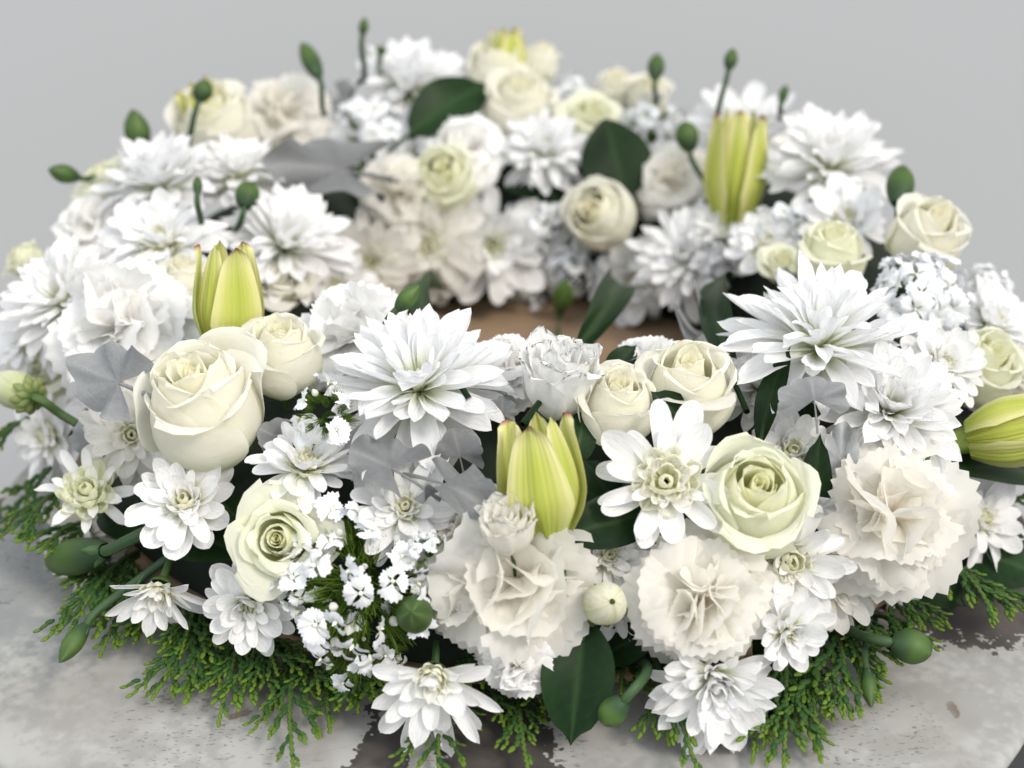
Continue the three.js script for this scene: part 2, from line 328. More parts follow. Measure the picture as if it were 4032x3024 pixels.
// one rose petal: part of a bowl round the axis
function rosePetal(radius, high, wrap, flare, curl, from, to, nw = 14, nl = 15, frill = 0) {
  const p1 = rnd() * 6, p2 = rnd() * 6, peak = vary(0.25);
  return grid(nw, nl, (s, t0, i) => {
    const t = 1 - Math.pow(1 - t0, 1.7), wid = t < 0.5 ? 0.55 + 0.45 * Math.sin((t / 0.5) * Math.PI / 2) : Math.pow(Math.max(0, 1 - Math.pow((t - 0.5) / 0.5, 2.8)), 0.42);
    const a = wrap * s * Math.max(wid, 0.05) + peak * 0.3 * smooth(t, 0.7, 1);
    let r = radius * (0.22 + 0.78 * Math.sin(Math.min(1, t / 0.5) * Math.PI / 2));
    if (t > 0.45) r *= 1 + flare * Math.pow((t - 0.45) / 0.55, 1.6);
    const roll = smooth(t, 0.78, 1), side = smooth(Math.abs(s), 0.7, 1) * smooth(t, 0.3, 0.7);
    r += curl * radius * (roll * roll + 0.35 * side) * (1 + 0.3 * Math.sin(a * 3 + p1)) + radius * (0.07 * s + 0.022 * Math.sin(a * 2.6 + p2) * t);
    if (frill) r += radius * 0.09 * t * t * Math.sin(a * 9 + p2);
    const y = high * (t - 0.05 * s * s * t) + frill * (i % 2 ? 1 : -0.3) * smooth(t0, 0.82, 1) * (0.6 + 0.4 * Math.sin(i * 2.3 + p1)) + frill * 1.2 * smooth(t0, 0.7, 1) * Math.sin(a * 4 + p2) - curl * 0.22 * radius * roll * roll * roll + 0.01 * Math.sin(a * 5 + p1) * roll;
    return [r * Math.sin(a), y, r * Math.cos(a), ...mix3(from, to, smooth(t, 0.05, 0.6))];
  });
}
const bloom = [], closed = [];
for (let v = 0; v < 3; v++) {
  seed = 300 + v;
  // [count, radius, height, wrap, flare, curl]; inner petals close in, outer ones open and roll back
  const heart = [0.95, 0.925, 0.79], green = [0.8, 0.84, 0.6], skin = [0.92, 0.915, 0.865];
  const make = (rings) => rings.flatMap(([n, r, h, w, fl, cu], k) => set(n, (i) => ({ az: (i / n) * Math.PI * 2 + k * 1.1 + vary(0.2), geo: rosePetal(r * (1 + vary(0.05)), h * (1 + vary(0.02)), w, fl + vary(0.05), cu * (1 + vary(0.4)), k < 3 ? heart : green, mix3(heart, skin, Math.min(1, k / 4))) })));
  bloom.push(make([[2, 0.035, 1.0, 2.7, -0.1, 0.12], [2, 0.075, 1.02, 2.5, -0.16, 0.14], [3, 0.13, 1.035, 2.2, -0.24, 0.14], [3, 0.23, 1.035, 1.9, -0.36, 0.16], [3, 0.36, 0.99, 1.65, -0.26, 0.26], [3, 0.435, 0.89, 1.5, -0.06, 0.34], [3, 0.475, 0.76, 1.4, 0.1, 0.4]]));
  closed.push(make([[2, 0.04, 1.09, 2.7, -0.1, 0.12], [2, 0.085, 1.12, 2.5, -0.2, 0.14], [3, 0.2, 1.14, 2.0, -0.45, 0.14], [3, 0.4, 1.14, 1.7, -0.58, 0.14], [3, 0.46, 1.1, 1.6, -0.5, 0.18], [3, 0.49, 0.96, 1.45, -0.24, 0.24]]));
}
const sepalGeo = petal({ nw: 2, nl: 5, half: (t) => 0.1 * (1 - t) + 0.004, cup: () => 0.3, bend0: 0.6, bend: 0.3, from: [0.07, 0.14, 0.03], to: [0.09, 0.16, 0.04] });
function rose(label, at, facing, size, o = {}) {
  const { mat = 'rose', spin = 0, sd = 1, shape = 'bloom', back = 0 } = o;
  const t = thing('rose', label, 'rose');
  const f = aim(t, at, facing, spin);
  const full = shape === 'closed' ? size : size * 0.78;
  t.scale.setScalar(full);
  t.position.addScaledVector(f, -(shape === 'closed' ? 0.66 : 0.7) * full);
  for (const p of (shape === 'closed' ? closed : bloom)[sd % 3]) part('petal', p.geo, M[mat], t).rotation.y = p.az;
  if (back) { // one outer petal standing away from the rest
    seed = 400 + sd;
    part('petal', rosePetal(0.52, 1.04, 0.95, 0.06, 0.16, [0.8, 0.84, 0.6], [0.92, 0.91, 0.865]), M[mat], t).rotation.y = (() => { const d = V(...back).applyQuaternion(t.quaternion.clone().invert()); return Math.atan2(d.x, d.z); })();
  }
  part('hip', turned(10, 4, (q) => [0.02 + 0.09 * Math.sin(q * 1.57), -0.09 + 0.12 * q, 0.06, 0.12, 0.03]), M.green, t);
  for (let i = 0; i < 5; i++) onY(part('sepal', sepalGeo, M.green, t), i * 1.2566, R(-20), 0, 0, -0.02, 0, 0.4);
  part('stem', stalkGeo, M.green, t).position.y = -0.07;
  return t;
}

// a lily bud just opening: three outer tepals with pale edges over three inner ones; base -> tip
const tepal = (outer, v) => {
  seed = 900 + v * 7 + outer;
  const p1 = rnd() * 6;
  return grid(10, 20, (s, t) => {
    const r = 0.2 * (outer ? 1 : 0.88) * (t < 0.4 ? 0.5 + 0.5 * Math.sin((t / 0.4) * 1.57) : lerp(1, outer ? 0.74 : 0.6, Math.pow((t - 0.4) / 0.6, 1.5))) + (outer ? 0.018 * smooth(t, 0.86, 1) : 0);
    const wid = (outer ? 0.84 : 0.8) * (t < 0.3 ? 0.85 + 0.15 * (t / 0.3) : lerp(1, outer ? 0.56 : 0.55, (t - 0.3) / 0.7) * Math.pow(Math.max(0.003, 1 - Math.pow((t - 0.3) / 0.702, 9)), 0.5)), a = s * wid;
    const ridge = 0.02 * Math.exp(-s * s * 60) * (1 - t * 0.5) - 0.01 * Math.exp(-Math.pow(Math.abs(s) - 0.4, 2) * 40), rr = r * (1 + 0.1 * s * s) - 0.012 * Math.pow(Math.abs(s), 3) * (outer ? -1 : 1) + ridge;
    const y = t * (outer ? 0.985 : 1) * (1 - 0.02 * s * s) + 0.006 * Math.sin(a * 7 + p1) * t;
    const rim = smooth(Math.abs(s), 0.45, 1), top = smooth(t, 0.6, 1), low = 1 - smooth(t, 0, 0.35), mid = Math.exp(-s * s * 30);
    let c = mix3([0.52, 0.55, 0.12], [0.76, 0.72, 0.38], clamp(rim * 0.8 + top * 0.45, 0, 1));
    c = mix3(c, [0.34, 0.42, 0.045], clamp(mid * 0.6 * (1 - top * 0.3) + low * 0.4, 0, 0.85));
    if (outer) c = mix3(c, [0.25, 0.04, 0.05], smooth(t, 0.972, 0.99));
    return [rr * Math.sin(a), y, rr * Math.cos(a), ...c];
  });
};
const TEPALS = [tepal(1, 0), tepal(1, 1), tepal(1, 2), tepal(0, 0), tepal(0, 1), tepal(0, 2)];
function lilyBud(label, base, tip, width, o = {}) {
  const t = thing('lily_bud', label, 'lily bud'), d = V(...tip).sub(V(...base)), len = d.length();
  aim(t, base, d.toArray(), o.spin ?? 0);
  t.scale.set(width / 0.4, len, width / 0.4);
  for (let i = 0; i < 3; i++) {
    part('tepal', TEPALS[i], M.lily, t).rotation.y = i * 2.094;
    part('tepal', TEPALS[3 + i], M.lily, t).rotation.y = i * 2.094 + 1.047;
  }
  part('stem', stemGeo([V(0, 0.03, 0), V(0, -0.2, 0.01), V(0, -0.5, 0)], 0.09, 0.05, [0.2, 0.28, 0.05], [0.06, 0.12, 0.03], 7, 4), M.green, t);
  return t;
}

// a green carnation bud on its stem: the bud's foot and tip, and where the stem comes from
function bud(label, foot, tip, width, from, o = {}) {
  const { bow = 0.004, blunt = 0.5, tone = 1, thick = 0.0017, leaves = 0, sd = 1 } = o;
  seed = 1500 + sd * 17;
  const t = thing('carnation_bud', label, 'flower bud'), a = V(...foot), b = V(...tip), d = b.clone().sub(a), len = d.length();
  aim(t, foot, d.toArray(), rnd() * 6);
  const k = (c) => c.map((x) => x * tone), lo = k([0.021, 0.048, 0.018]), hi = k([0.045, 0.088, 0.018]);
  const rr = (q) => width / 2 * (q < 0.12 ? 0.45 + q * 2.2 : Math.pow(Math.sin(Math.PI * clamp(0.2 + 0.8 * q, 0, 1) ** (1.1 + 0.3 * blunt)), lerp(0.95, 0.6, blunt)));
  part('bud', turned(20, 14, (q) => [Math.max(rr(q), 0.0002), len * q, ...mix3(lo, hi, smooth(q, 0.1, 0.45) * (1 - smooth(q, 0.6, 1) * 0.5))], (an, q) => {
    const m = Math.pow(Math.abs(Math.cos(an * 2.5 + 0.6 * q)), 14) * smooth(q, 0.35, 0.75);
    return [1 - 0.07 * m, 0.8 * m];
  }, [0.11, 0.16, 0.045].map((x) => x * tone)), M.green, t);
  const scale = petal({ nw: 4, nl: 6, half: (q) => 0.36 * Math.pow(1 - q, 0.8) + 0.008, cup: () => 0.7, bend0: 0, bend: 0.3, from: k([0.035, 0.075, 0.03]), to: k([0.05, 0.1, 0.035]) });
  for (let i = 0; i < 4; i++) onY(part('bract', scale, M.green, t), i * 1.571, R(66 + vary(8)), 0, width * 0.2 * Math.sin(i * 1.571), -len * 0.02, width * 0.2 * Math.cos(i * 1.571), Math.min(len * 0.4, width * 0.6));
  // the stem, in the bud's own axes
  const inv = t.quaternion.clone().invert(), f = V(...from).sub(a).applyQuaternion(inv), mid = f.clone().multiplyScalar(0.5).add(V(0, -f.length() * 0.12 - bow, bow));
  part('stem', stemGeo([V(0, 0.0005, 0), V(0, -Math.min(0.006, f.length() * 0.2), 0), mid, f], thick, thick * 1.15, k([0.034, 0.07, 0.024]), k([0.022, 0.05, 0.028]), 8, 16), M.green, t);
  for (let i = 0; i < leaves; i++) {
    const g = petal({ nw: 2, nl: 6, half: (q) => 0.09 * Math.sin(Math.min(1, q * 3 + 0.2) * 1.57) * (1 - q) + 0.004, cup: () => 0.6, bend0: 0.2, bend: -1.4, from: k([0.05, 0.1, 0.045]), to: k([0.06, 0.12, 0.05]) });
    const c = f.clone().multiplyScalar(0.42);
    const m = part('stem_leaf', g, M.green, t);
    m.position.copy(c); m.rotation.set(0.3, i * 3.1 + 0.5, 0); m.scale.setScalar(0.016);
  }
  return t;
}

// a round cream chrysanthemum bud in a cup of green bracts
function creamBud(label, foot, tip, width, from, sd) {
  seed = 1900 + sd;
  const t = thing('chrysanthemum_bud', label, 'flower bud'), a = V(...foot), d = V(...tip).sub(a), len = d.length();
  aim(t, foot, d.toArray(), sd);
  const w = width / 2;
  for (let i = 0; i < 9; i++) {
    const g = grid(4, 8, (s, q) => {
      const th = 0.25 + q * 2.75, r = w * Math.sin(th) * (1 + 0.05 * (i % 2) + 0.05 * (1 - s * s)), an = s * (0.5 + 0.12 * (i % 2)) + 0.5 * q;
      return [r * Math.sin(an), len * 0.5 - len * 0.52 * Math.cos(th) * (1 + 0.02 * (i % 3)), r * Math.cos(an), ...mix3([0.6, 0.66, 0.36], [0.82, 0.8, 0.66], smooth(q, 0.3, 0.6) * (1 - 0.75 * smooth(Math.abs(s), 0.55, 0.95)))];
    });
    part('petal', g, M.white, t).rotation.y = i * 0.698;
  }
  const br = petal({ nw: 4, nl: 5, half: (q) => 0.3 * Math.sqrt(Math.max(0.01, 1 - q * q)), cup: () => 0.5, bend0: 0, bend: 1.5, from: [0.05, 0.1, 0.02], to: [0.17, 0.22, 0.07], edge: [0.12, 0.09, 0.04] });
  for (let k = 0; k < 2; k++) for (let i = 0; i < 8; i++) { const az = (i + k * 0.5) * 0.785; onY(part('bract', br, M.green, t), az, R(6), 0, w * 0.3 * Math.sin(az), len * (0.0 - 0.04 * k), w * 0.3 * Math.cos(az), width * (0.58 - 0.14 * k)); }
  const f = V(...from).sub(a).applyQuaternion(t.quaternion.clone().invert());
  part('stem', stemGeo([V(0, 0, 0), V(0, -0.008, 0), f.clone().multiplyScalar(0.6), f], 0.0024, 0.0022, [0.07, 0.12, 0.03], [0.05, 0.1, 0.03], 8, 12), M.green, t);
  return t;
}

// sweet william: a dome of fringed white florets and buds among fine green bracts
const threadGeo = set(5, () => { const b = 0.5 + rnd() * 0.9; return petal({ nw: 1, nl: 5, half: (q) => 0.021 * (1 - q * 0.85), bend0: 0.2 * rnd(), bend: b, cup: () => 0, from: [0.03, 0.07, 0.006], to: [0.1, 0.17, 0.018] }); });
const pearl = turned(9, 7, (q) => [0.5 * Math.sin(Math.PI * Math.min(1, q * 0.97 + 0.02)) * (1 - 0.25 * q), q - 0.1, ...mix3([0.5, 0.6, 0.25], [0.82, 0.82, 0.76], smooth(q, 0.1, 0.4))], (a, q) => [1 + 0.07 * Math.sin(a * 3 + q * 4), 0]);
function sweetWilliam(label, at, facing, size, o = {}) {
  const { florets = 12, buds = 8, threads = 260, big = 0.24, sd = 1, green = 1, spread = 1 } = o;
  seed = 2300 + sd * 29;
  const t = thing('sweet_william', label, 'sweet william');
  const f = aim(t, at, facing, o.spin ?? 0);
  t.scale.setScalar(size);
  t.position.addScaledVector(f, -0.3 * size);
  const dir = (i, n, max) => { const el = Math.PI / 2 - Math.sqrt((i + 0.5) / n) * max, az = i * 2.39996 + sd; return [az + vary(0.25), el + vary(0.12)]; };
  for (let i = 0; i < florets; i++) {
    const [az, el] = dir(i, florets, 1.3 * spread), r = 0.43 + vary(0.05);
    const g = new THREE.Group();
    g.name = 'floret';
    const n = V(Math.cos(el) * Math.sin(az), Math.sin(el), Math.cos(el) * Math.cos(az));
    g.position.copy(n).multiplyScalar(r);
    n.add(V(vary(0.7), vary(0.7), vary(0.7))).normalize();
    g.quaternion.setFromUnitVectors(V(0, 1, 0), n);
    t.add(g);
    part('floret_eye', pearl, M.thread, g).scale.set(0.03, 0.05, 0.03);
    const many = 4 + Math.floor(rnd() * 2), tilt = 22 + rnd() * 45;
    for (let k = 0; k < many; k++) onY(part('petal', pick(FAN.floret), M.floret, g), (k / many) * 6.283 + vary(0.25), R(tilt + vary(16)), vary(0.4), 0, 0, 0, big * 0.6 * (1 + vary(0.25)));
  }
  for (let i = 0; i < buds; i++) {
    const [az, el] = dir(i + 0.4, buds, 1.5 * spread), r = 0.36 + vary(0.05), s = 0.085 * (1 + vary(0.25)) * (big / 0.24);
    const m = part('floret_bud', pearl, M.white, t);
    const n = V(Math.cos(el) * Math.sin(az + 1), Math.sin(el), Math.cos(el) * Math.cos(az + 1));
    m.position.copy(n).multiplyScalar(r);
    m.quaternion.setFromUnitVectors(V(0, 1, 0), n);
    m.scale.set(s, s * 1.25, s);
  }
  if (threads) {
    const g = [];
    const tufts = Math.round(threads / 42);
    for (let k = 0; k < tufts; k++) { // needles stand in little brushes between the florets
      const [az, el] = dir(k + 0.5, tufts, 1.55 * spread), n = V(Math.cos(el) * Math.sin(az), Math.sin(el), Math.cos(el) * Math.cos(az)), turn = new THREE.Quaternion().setFromUnitVectors(V(0, 1, 0), n), r = 0.24 + vary(0.03);
      for (let i = 0; i < 42; i++) {
        const s = 0.17 * (1 + vary(0.3)), q = turn.clone().multiply(new THREE.Quaternion().setFromEuler(new THREE.Euler(-R(35 + rnd() * 50), i * 2.39996, 0, 'YXZ'))), o = V(vary(0.035), vary(0.03), vary(0.035)).applyQuaternion(turn);
        g.push(threadGeo[i % 5].clone().applyMatrix4(new THREE.Matrix4().compose(n.clone().multiplyScalar(r).add(o), q, V(s * 1.15, s, s))));
      }
    }
    part('bracts', mergeGeometries(g), M.thread, t, true);
  }
  part('stalk_cluster', turned(9, 5, (q) => [0.1 * q, -0.3 + 0.22 * q, 0.04, 0.09, 0.015]), M.thread, t);
  return t;
}

// a silver felted leaf with rounded lobes; base -> tip, "face" is the direction its upper side looks
function silverLeaf(label, base, tip, face, width, o = {}) {
  const { lobes = 3, curl = 0.5, ripple = 0.1, sd = 1, tone = 1, fold = 0.15 } = o;
  seed = 2900 + sd * 13;
  const t = thing('dusty_miller_leaf', label, 'leaf');
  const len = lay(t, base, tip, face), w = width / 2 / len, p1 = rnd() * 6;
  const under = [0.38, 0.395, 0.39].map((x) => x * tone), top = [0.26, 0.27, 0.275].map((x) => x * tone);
  const n = 84, geo = grid(n, 9, (s, q) => {
    // the edge runs round from one side of the stalk to the other
    const a = s * 2.35, env = 0.5 * (1 + 0.12 * Math.cos(a * 2)), lobe = 0.83 + 0.16 * Math.sqrt(Math.abs(Math.cos(a * lobes * 0.66))) + 0.025 * Math.sin(a * 11 + p1);
    const r = q * env * lobe, x = r * Math.sin(a) * (w / 0.46) * 0.95, z = 0.47 + r * Math.cos(a) * 1.05 - 0.35 * (1 - q) * 0;
    const edge = q * q * q, y = fold * Math.abs(x) + ripple * edge * (Math.sin(a * 3.1 + p1) + 0.5 * Math.sin(a * 7.3 + p1 * 2)) - curl * 0.5 * (z - 0.4) * (z - 0.4) + 0.012 * Math.cos(a * lobes * 1.32) * q;
    const vein = Math.exp(-x * x * 900) * (1 - q * 0.4) + 0.5 * Math.pow(Math.abs(Math.cos(a * lobes * 0.66)), 40) * smooth(q, 0.1, 0.5);
    return [x, y, z, ...mix3(top, under, clamp(edge * 0.55 + vein * 0.6, 0, 1))];
  });
  part('blade', geo, M.felt, t).scale.setScalar(len);
  part('petiole', stemGeo([V(0, -0.012, 0.5).multiplyScalar(len), V(0, -0.03, 0.1).multiplyScalar(len), V(0, -0.12, -0.25).multiplyScalar(len)], len * 0.012, len * 0.03, under, under, 6, 8), M.felt, t);
  return t;
}
// puts a group at "base" with +Z towards "tip" and +Y as near "face" as can be; returns the length
function lay(t, base, tip, face) {
  const z = V(...tip).sub(V(...base)), len = z.length();
  z.normalize();
  const y = V(...face).addScaledVector(z, -V(...face).dot(z)).normalize(), x = y.clone().cross(z);
  t.quaternion.setFromRotationMatrix(new THREE.Matrix4().makeBasis(x, y, z));
  t.position.set(...base);
  return len;
}

function broadLeaf(label, base, tip, face, width, o = {}) {
  const { bend = 0.35, fold = 0.25, tone = 1, roll = 0, point = 1, sd = 1 } = o;
  seed = 3300 + sd;
  const t = thing('broad_leaf', label, 'leaf'), len = lay(t, base, tip, face), w = width / len;
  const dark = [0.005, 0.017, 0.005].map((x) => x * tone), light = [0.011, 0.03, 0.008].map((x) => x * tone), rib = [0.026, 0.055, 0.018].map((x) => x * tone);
  const p = rnd() * 6, half = (q) => (w / 2) * Math.pow(Math.sin(Math.PI * Math.pow(q, 0.85)), 0.72) * (q > 0.86 && point ? 1 - 0.6 * smooth(q, 0.82, 0.96) : 1);
  const geo = grid(12, 20, (s, q) => {
    const x = half(q) * s * (1 - 0.12 * roll * s * s), a = q * Math.PI;
    const y = bend * 0.5 * (Math.sin(a) - 0.1) * 0.5 + fold * Math.abs(x) * (1 - q * 0.4) - roll * x * x * 3 + 0.012 * Math.sin(q * 9 + s * 2 + p) * Math.abs(s);
    const m = 1 - smooth(Math.abs(x), 0.004, 0.014), side = Math.pow(Math.abs(Math.sin((q - Math.abs(s) * 0.18) * 26)), 12) * 0.4;
    return [x, y, q, ...mix3(mix3(dark, light, 0.35 + 0.4 * Math.sin(s * 2 + p) + side), rib, m * 0.55)];
  });
  part('blade', geo, M.leaf, t).scale.setScalar(len);
  part('petiole', stemGeo([V(0, 0.002, 0.01), V(0, -0.02 * len, -len * 0.12), V(0, -0.08 * len, -len * 0.25)], 0.0012, 0.0015, rib, dark, 6, 5), M.leaf, t);
  return t;
}

// conifer: twigs are chains of pressed scales; a branchlet is a twig with side twigs; a sprig carries branchlets on a main stem
const scaleGeo = (() => { const g = new THREE.SphereGeometry(1, 6, 4); g.deleteAttribute('uv'); return g; })();
const DARK = [0.017, 0.055, 0.012], FRESH = [0.115, 0.19, 0.018];
function twig(out, x0, z0, ang, len, bead, tone) {
  const n = Math.max(2, Math.round(len / (bead * 0.98)));
  for (let i = 0; i < n; i++) {
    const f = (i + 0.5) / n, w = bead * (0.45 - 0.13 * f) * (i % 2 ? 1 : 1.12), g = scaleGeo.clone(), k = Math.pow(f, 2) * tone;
    const wob = (i % 2 ? 1 : -1) * bead * 0.12, px = x0 + Math.sin(ang) * len * f + wob * Math.cos(ang), pz = z0 + Math.cos(ang) * len * f - wob * Math.sin(ang);
    g.applyMatrix4(new THREE.Matrix4().compose(V(px, -0.15 * len * f * f + bead * vary(0.05), pz), new THREE.Quaternion().setFromAxisAngle(V(0, 1, 0), ang + (i % 2 ? 0.2 : -0.2)), V(w, w * 0.66, bead * 0.86)));
    const c = mix3(DARK, FRESH, clamp(k, 0, 1)), a = new Float32Array(g.attributes.position.count * 3);
    for (let q = 0; q < a.length; q += 3) a.set(c, q);
    g.setAttribute('color', new THREE.BufferAttribute(a, 3));
    out.push(g);
  }
}
const BRANCH = [];
for (let c = 0; c < 4; c++) for (let v = 0; v < 2; v++) {
  seed = 4100 + c * 10 + v;
  const len = [0.01, 0.018, 0.027, 0.038][c], bead = 0.0031, g = [];
  twig(g, 0, 0, 0, len, bead, 1);
  const n = Math.floor(len / 0.0068);
  for (let i = 1; i < n; i++) {
    const f = i / n, l = Math.min(0.015, len * 0.6) * (1 - 0.5 * f) * (1 + vary(0.25)), side = i % 2 ? 1 : -1;
    if (l > 0.003) twig(g, 0, len * f, side * R(22 + vary(7)), l, bead * 0.92, 0.75 + 0.25 * f);
  }
  BRANCH.push(mergeGeometries(g));
}
function sprig(label, base, tip, face, width, o = {}) {
  const { bow = 0.12, sd = 1, angle = 21, dense = 1, tone = 1 } = o;
  seed = 5100 + sd * 37;
  const t = thing('conifer_sprig', label, 'conifer sprig', o.group), len = lay(t, base, tip, face), g = [], n = Math.round(len / 0.0016);
  const yAt = (q) => bow * len * Math.sin(Math.PI * q) , sway = vary(0.06) * len;
  for (let i = 0; i < n; i++) { // the main stem
    const q = (i + 0.5) / n, s = scaleGeo.clone(), w = lerp(0.0015, 0.001, q);
    s.applyMatrix4(new THREE.Matrix4().compose(V(sway * Math.sin(Math.PI * q) + (i % 2 ? 1 : -1) * 0.0002, yAt(q), q * len), new THREE.Quaternion(), V(w, w * 0.8, 0.0019)));
    const c = mix3([0.03, 0.06, 0.015], FRESH, Math.pow(q, 3) * 0.9), a = new Float32Array(s.attributes.position.count * 3);
    for (let k = 0; k < a.length; k += 3) a.set(c, k);
    s.setAttribute('color', new THREE.BufferAttribute(a, 3));
    g.push(s);
  }
  part('stem', mergeGeometries(g), M.conifer, t);
  const m = Math.max(3, Math.round(len / 0.0098 * dense));
  for (let i = 0; i < m; i++) {
    const q = 0.06 + 0.9 * (i / m), side = i % 2 ? 1 : -1, want = Math.max(0.008, (width / 2) / Math.sin(R(angle)) * Math.sin(Math.PI * Math.min(1, 0.3 + 0.72 * q)) * (1 + vary(0.25)));
    const c = want < 0.013 ? 0 : want < 0.022 ? 1 : want < 0.032 ? 2 : 3, b = part('branchlet', BRANCH[c * 2 + (i >> 1) % 2], M.conifer, t);
    b.position.set(sway * Math.sin(Math.PI * q), yAt(q), q * len);
    b.rotation.order = 'YXZ';
    b.rotation.set(-bow * Math.cos(Math.PI * q) * 0.8 + vary(0.07) + 0.05, side * R(angle + vary(6)), vary(0.12));
    b.scale.setScalar(want / [0.01, 0.018, 0.027, 0.038][c]);
  }
  return t;
}
// ---------------------------------------------------------------- what stands where: positions in metres, directions as vectors
chrysanthemum('large full white chrysanthemum at front centre, behind the yellow-green lily bud and left of it', [-0.0421, 0.1205, 0.2036], [0, 0.97, 0.24], 0.089, { sd: 1, dome: -3, mat: 'coolWhite' });
chrysanthemum('largest white chrysanthemum on the right, opening upward above the silver lobed leaf', [0.1453, 0.1252, 0.1712], [0.02, 0.99, 0.11], 0.0946, { sd: 2, dome: 4, mat: 'coolWhite' });
chrysanthemum('full white chrysanthemum with pale yellow quills, right of the silver lobed leaf', [0.1762, 0.1021, 0.1898], [0.05, 0.85, 0.52], 0.069, { sd: 3, dome: 6 });
chrysanthemum('white chrysanthemum with a cream button centre, between the lily bud and the greenish rose', [0.0656, 0.1069, 0.2573], [-0.05, 0.64, 0.77], 0.0592, { sd: 4, cs: 1.55, kind: 'spray', layers: [[10, 0.54, 4, 'broad'], [9, 0.46, 15, 'broad'], [10, 0.29, 32, 'broad'], [9, 0.2, 46, 'mid']] });
chrysanthemum('spray chrysanthemum just below the greenish rose, cream curled centre, long petals to lower right', [0.1214, 0.0672, 0.2568], [0.12, 0.47, 0.87], 0.0569, { sd: 5, cs: 1.35, kind: 'spray' });
chrysanthemum('spray chrysanthemum half hidden under the largest cream carnation on the right', [0.1455, 0.0427, 0.2385], [0.4, 0.3, 0.87], 0.055, { sd: 6, kind: 'spray', mat: 'creamWhite' });
chrysanthemum('small chrysanthemum low at the right of the lower frilled carnation, above the conifer', [0.1181, 0.049, 0.2832], [0.26, 0.22, 0.94], 0.0379, { sd: 7, kind: 'spray' });
chrysanthemum('chrysanthemum hanging under the lower frilled carnation, its long petals pointing down', [0.0862, 0.0359, 0.2957], [0.05, 0.09, 1], 0.0527, { sd: 8, hang: 55 });
chrysanthemum('daisy-like chrysanthemum hanging lowest at front centre over the dark worn patch', [-0.0336, 0.0397, 0.3018], [0, 0.19, 0.98], 0.0462, { hang: 75, sd: 9, kind: 'spray', layers: [[13, 0.55, -2, 'long'], [12, 0.46, 14, 'long'], [9, 0.33, 34, 'mid'], [8, 0.22, 54, 'scoop']] });
chrysanthemum('white spray chrysanthemum with cream curled centre in front of the largest ivory rose', [-0.1474, 0.0796, 0.2325], [0.02, 0.8, 0.6], 0.053, { sd: 10, cs: 1.3, kind: 'spray' });
chrysanthemum('small daisy-like chrysanthemum with round lime green button, far left above the green bud', [-0.203, 0.0585, 0.1914], [-0.05, 0.8, 0.6], 0.0499, { sd: 11, cs: 1.75, kind: 'spray', centreMat: 'roseGreen', layers: [[8, 0.5, 4, 'long'], [6, 0.4, 22, 'long'], [6, 0.26, 46, 'mid'], [8, 0.19, 58, 'scoop']] });
chrysanthemum('flat white chrysanthemum with broad petals under the small sweet william tuft', [-0.0918, 0.0993, 0.2344], [0.2, 0.97, 0.16], 0.0513, { sd: 12, kind: 'spray', mat: 'coolWhite' });
chrysanthemum('blush white chrysanthemum in shade between the lobed leaf and the largest ivory rose', [-0.1855, 0.0781, 0.168], [0.1, 0.6, 0.79], 0.0518, { sd: 13, kind: 'spray', mat: 'creamWhite' });
chrysanthemum('white chrysanthemum turned left at the far left edge, below the striped cream bud', [-0.2467, 0.0413, 0.1044], [-0.62, 0.28, 0.73], 0.0495, { sd: 14, kind: 'spray' });
chrysanthemum('full white chrysanthemum at the far left edge, above the yellowish rose', [-0.2365, 0.1034, 0.0746], [-0.26, 0.84, 0.48], 0.0738, { sd: 15 });
chrysanthemum('broad-petalled white chrysanthemum above the frilled carnation at left, left of the lily bud tip', [-0.1946, 0.1178, 0.0284], [-0.05, 0.91, 0.41], 0.0692, { sd: 16, kind: 'spray', mat: 'coolWhite' });
chrysanthemum('blurred pointed-petalled white chrysanthemum at left behind the thin upright bud', [-0.2088, 0.1222, -0.0466], [-0.15, 0.99, 0.04], 0.0745, { sd: 17, mat: 'coolWhite' });
chrysanthemum('blurred white chrysanthemum beside the round green bud, left of the large grey leaf', [-0.1677, 0.1188, -0.0687], [0.1, 0.99, 0.11], 0.0678, { sd: 18 });
chrysanthemum('big blurred white chrysanthemum right of the left lily bud tip, under the grey leaf', [-0.1341, 0.1, -0.0086], [0.25, 0.89, 0.38], 0.0778, { sd: 19 });
chrysanthemum('wide white chrysanthemum at the very back, above the dark pointed leaf', [-0.0711, 0.1255, -0.2227], [0, 0.98, 0.18], 0.0836, { sd: 20, mat: 'coolWhite' });
chrysanthemum('blurred white chrysanthemum at back centre, faint yellow middle, left of the round dark leaf', [0.0211, 0.1063, -0.1527], [0, 0.86, 0.52], 0.0612, { sd: 22, mat: 'coolWhite' });
chrysanthemum('blurred cream chrysanthemum with petals hanging over the ring opening, left one of that pair', [-0.0524, 0.0611, -0.1084], [-0.05, 0.38, 0.92], 0.0705, { sd: 24, kind: 'spray', mat: 'creamWhite' });
chrysanthemum('blurred chrysanthemum with green-yellow centre hanging over the middle of the ring opening', [-0.0125, 0.0547, -0.1238], [0, 0.37, 0.93], 0.0717, { sd: 25, kind: 'spray', centreMat: 'roseGreen' });
chrysanthemum('shaded beige chrysanthemum with dull yellow centre inside the ring at back left', [-0.0913, 0.0592, -0.0859], [0.16, 0.42, 0.89], 0.0633, { sd: 26, kind: 'spray', mat: 'creamWhite' });
chrysanthemum('bluish white chrysanthemum facing inward below the right lily bud', [0.1114, 0.0653, -0.0721], [-0.35, 0.68, 0.64], 0.0696, { sd: 27, mat: 'coolWhite' });
chrysanthemum('pale chrysanthemum tucked just under the foot of the right lily bud', [0.1319, 0.0806, -0.0714], [-0.15, 0.85, 0.51], 0.0548, { sd: 33 });
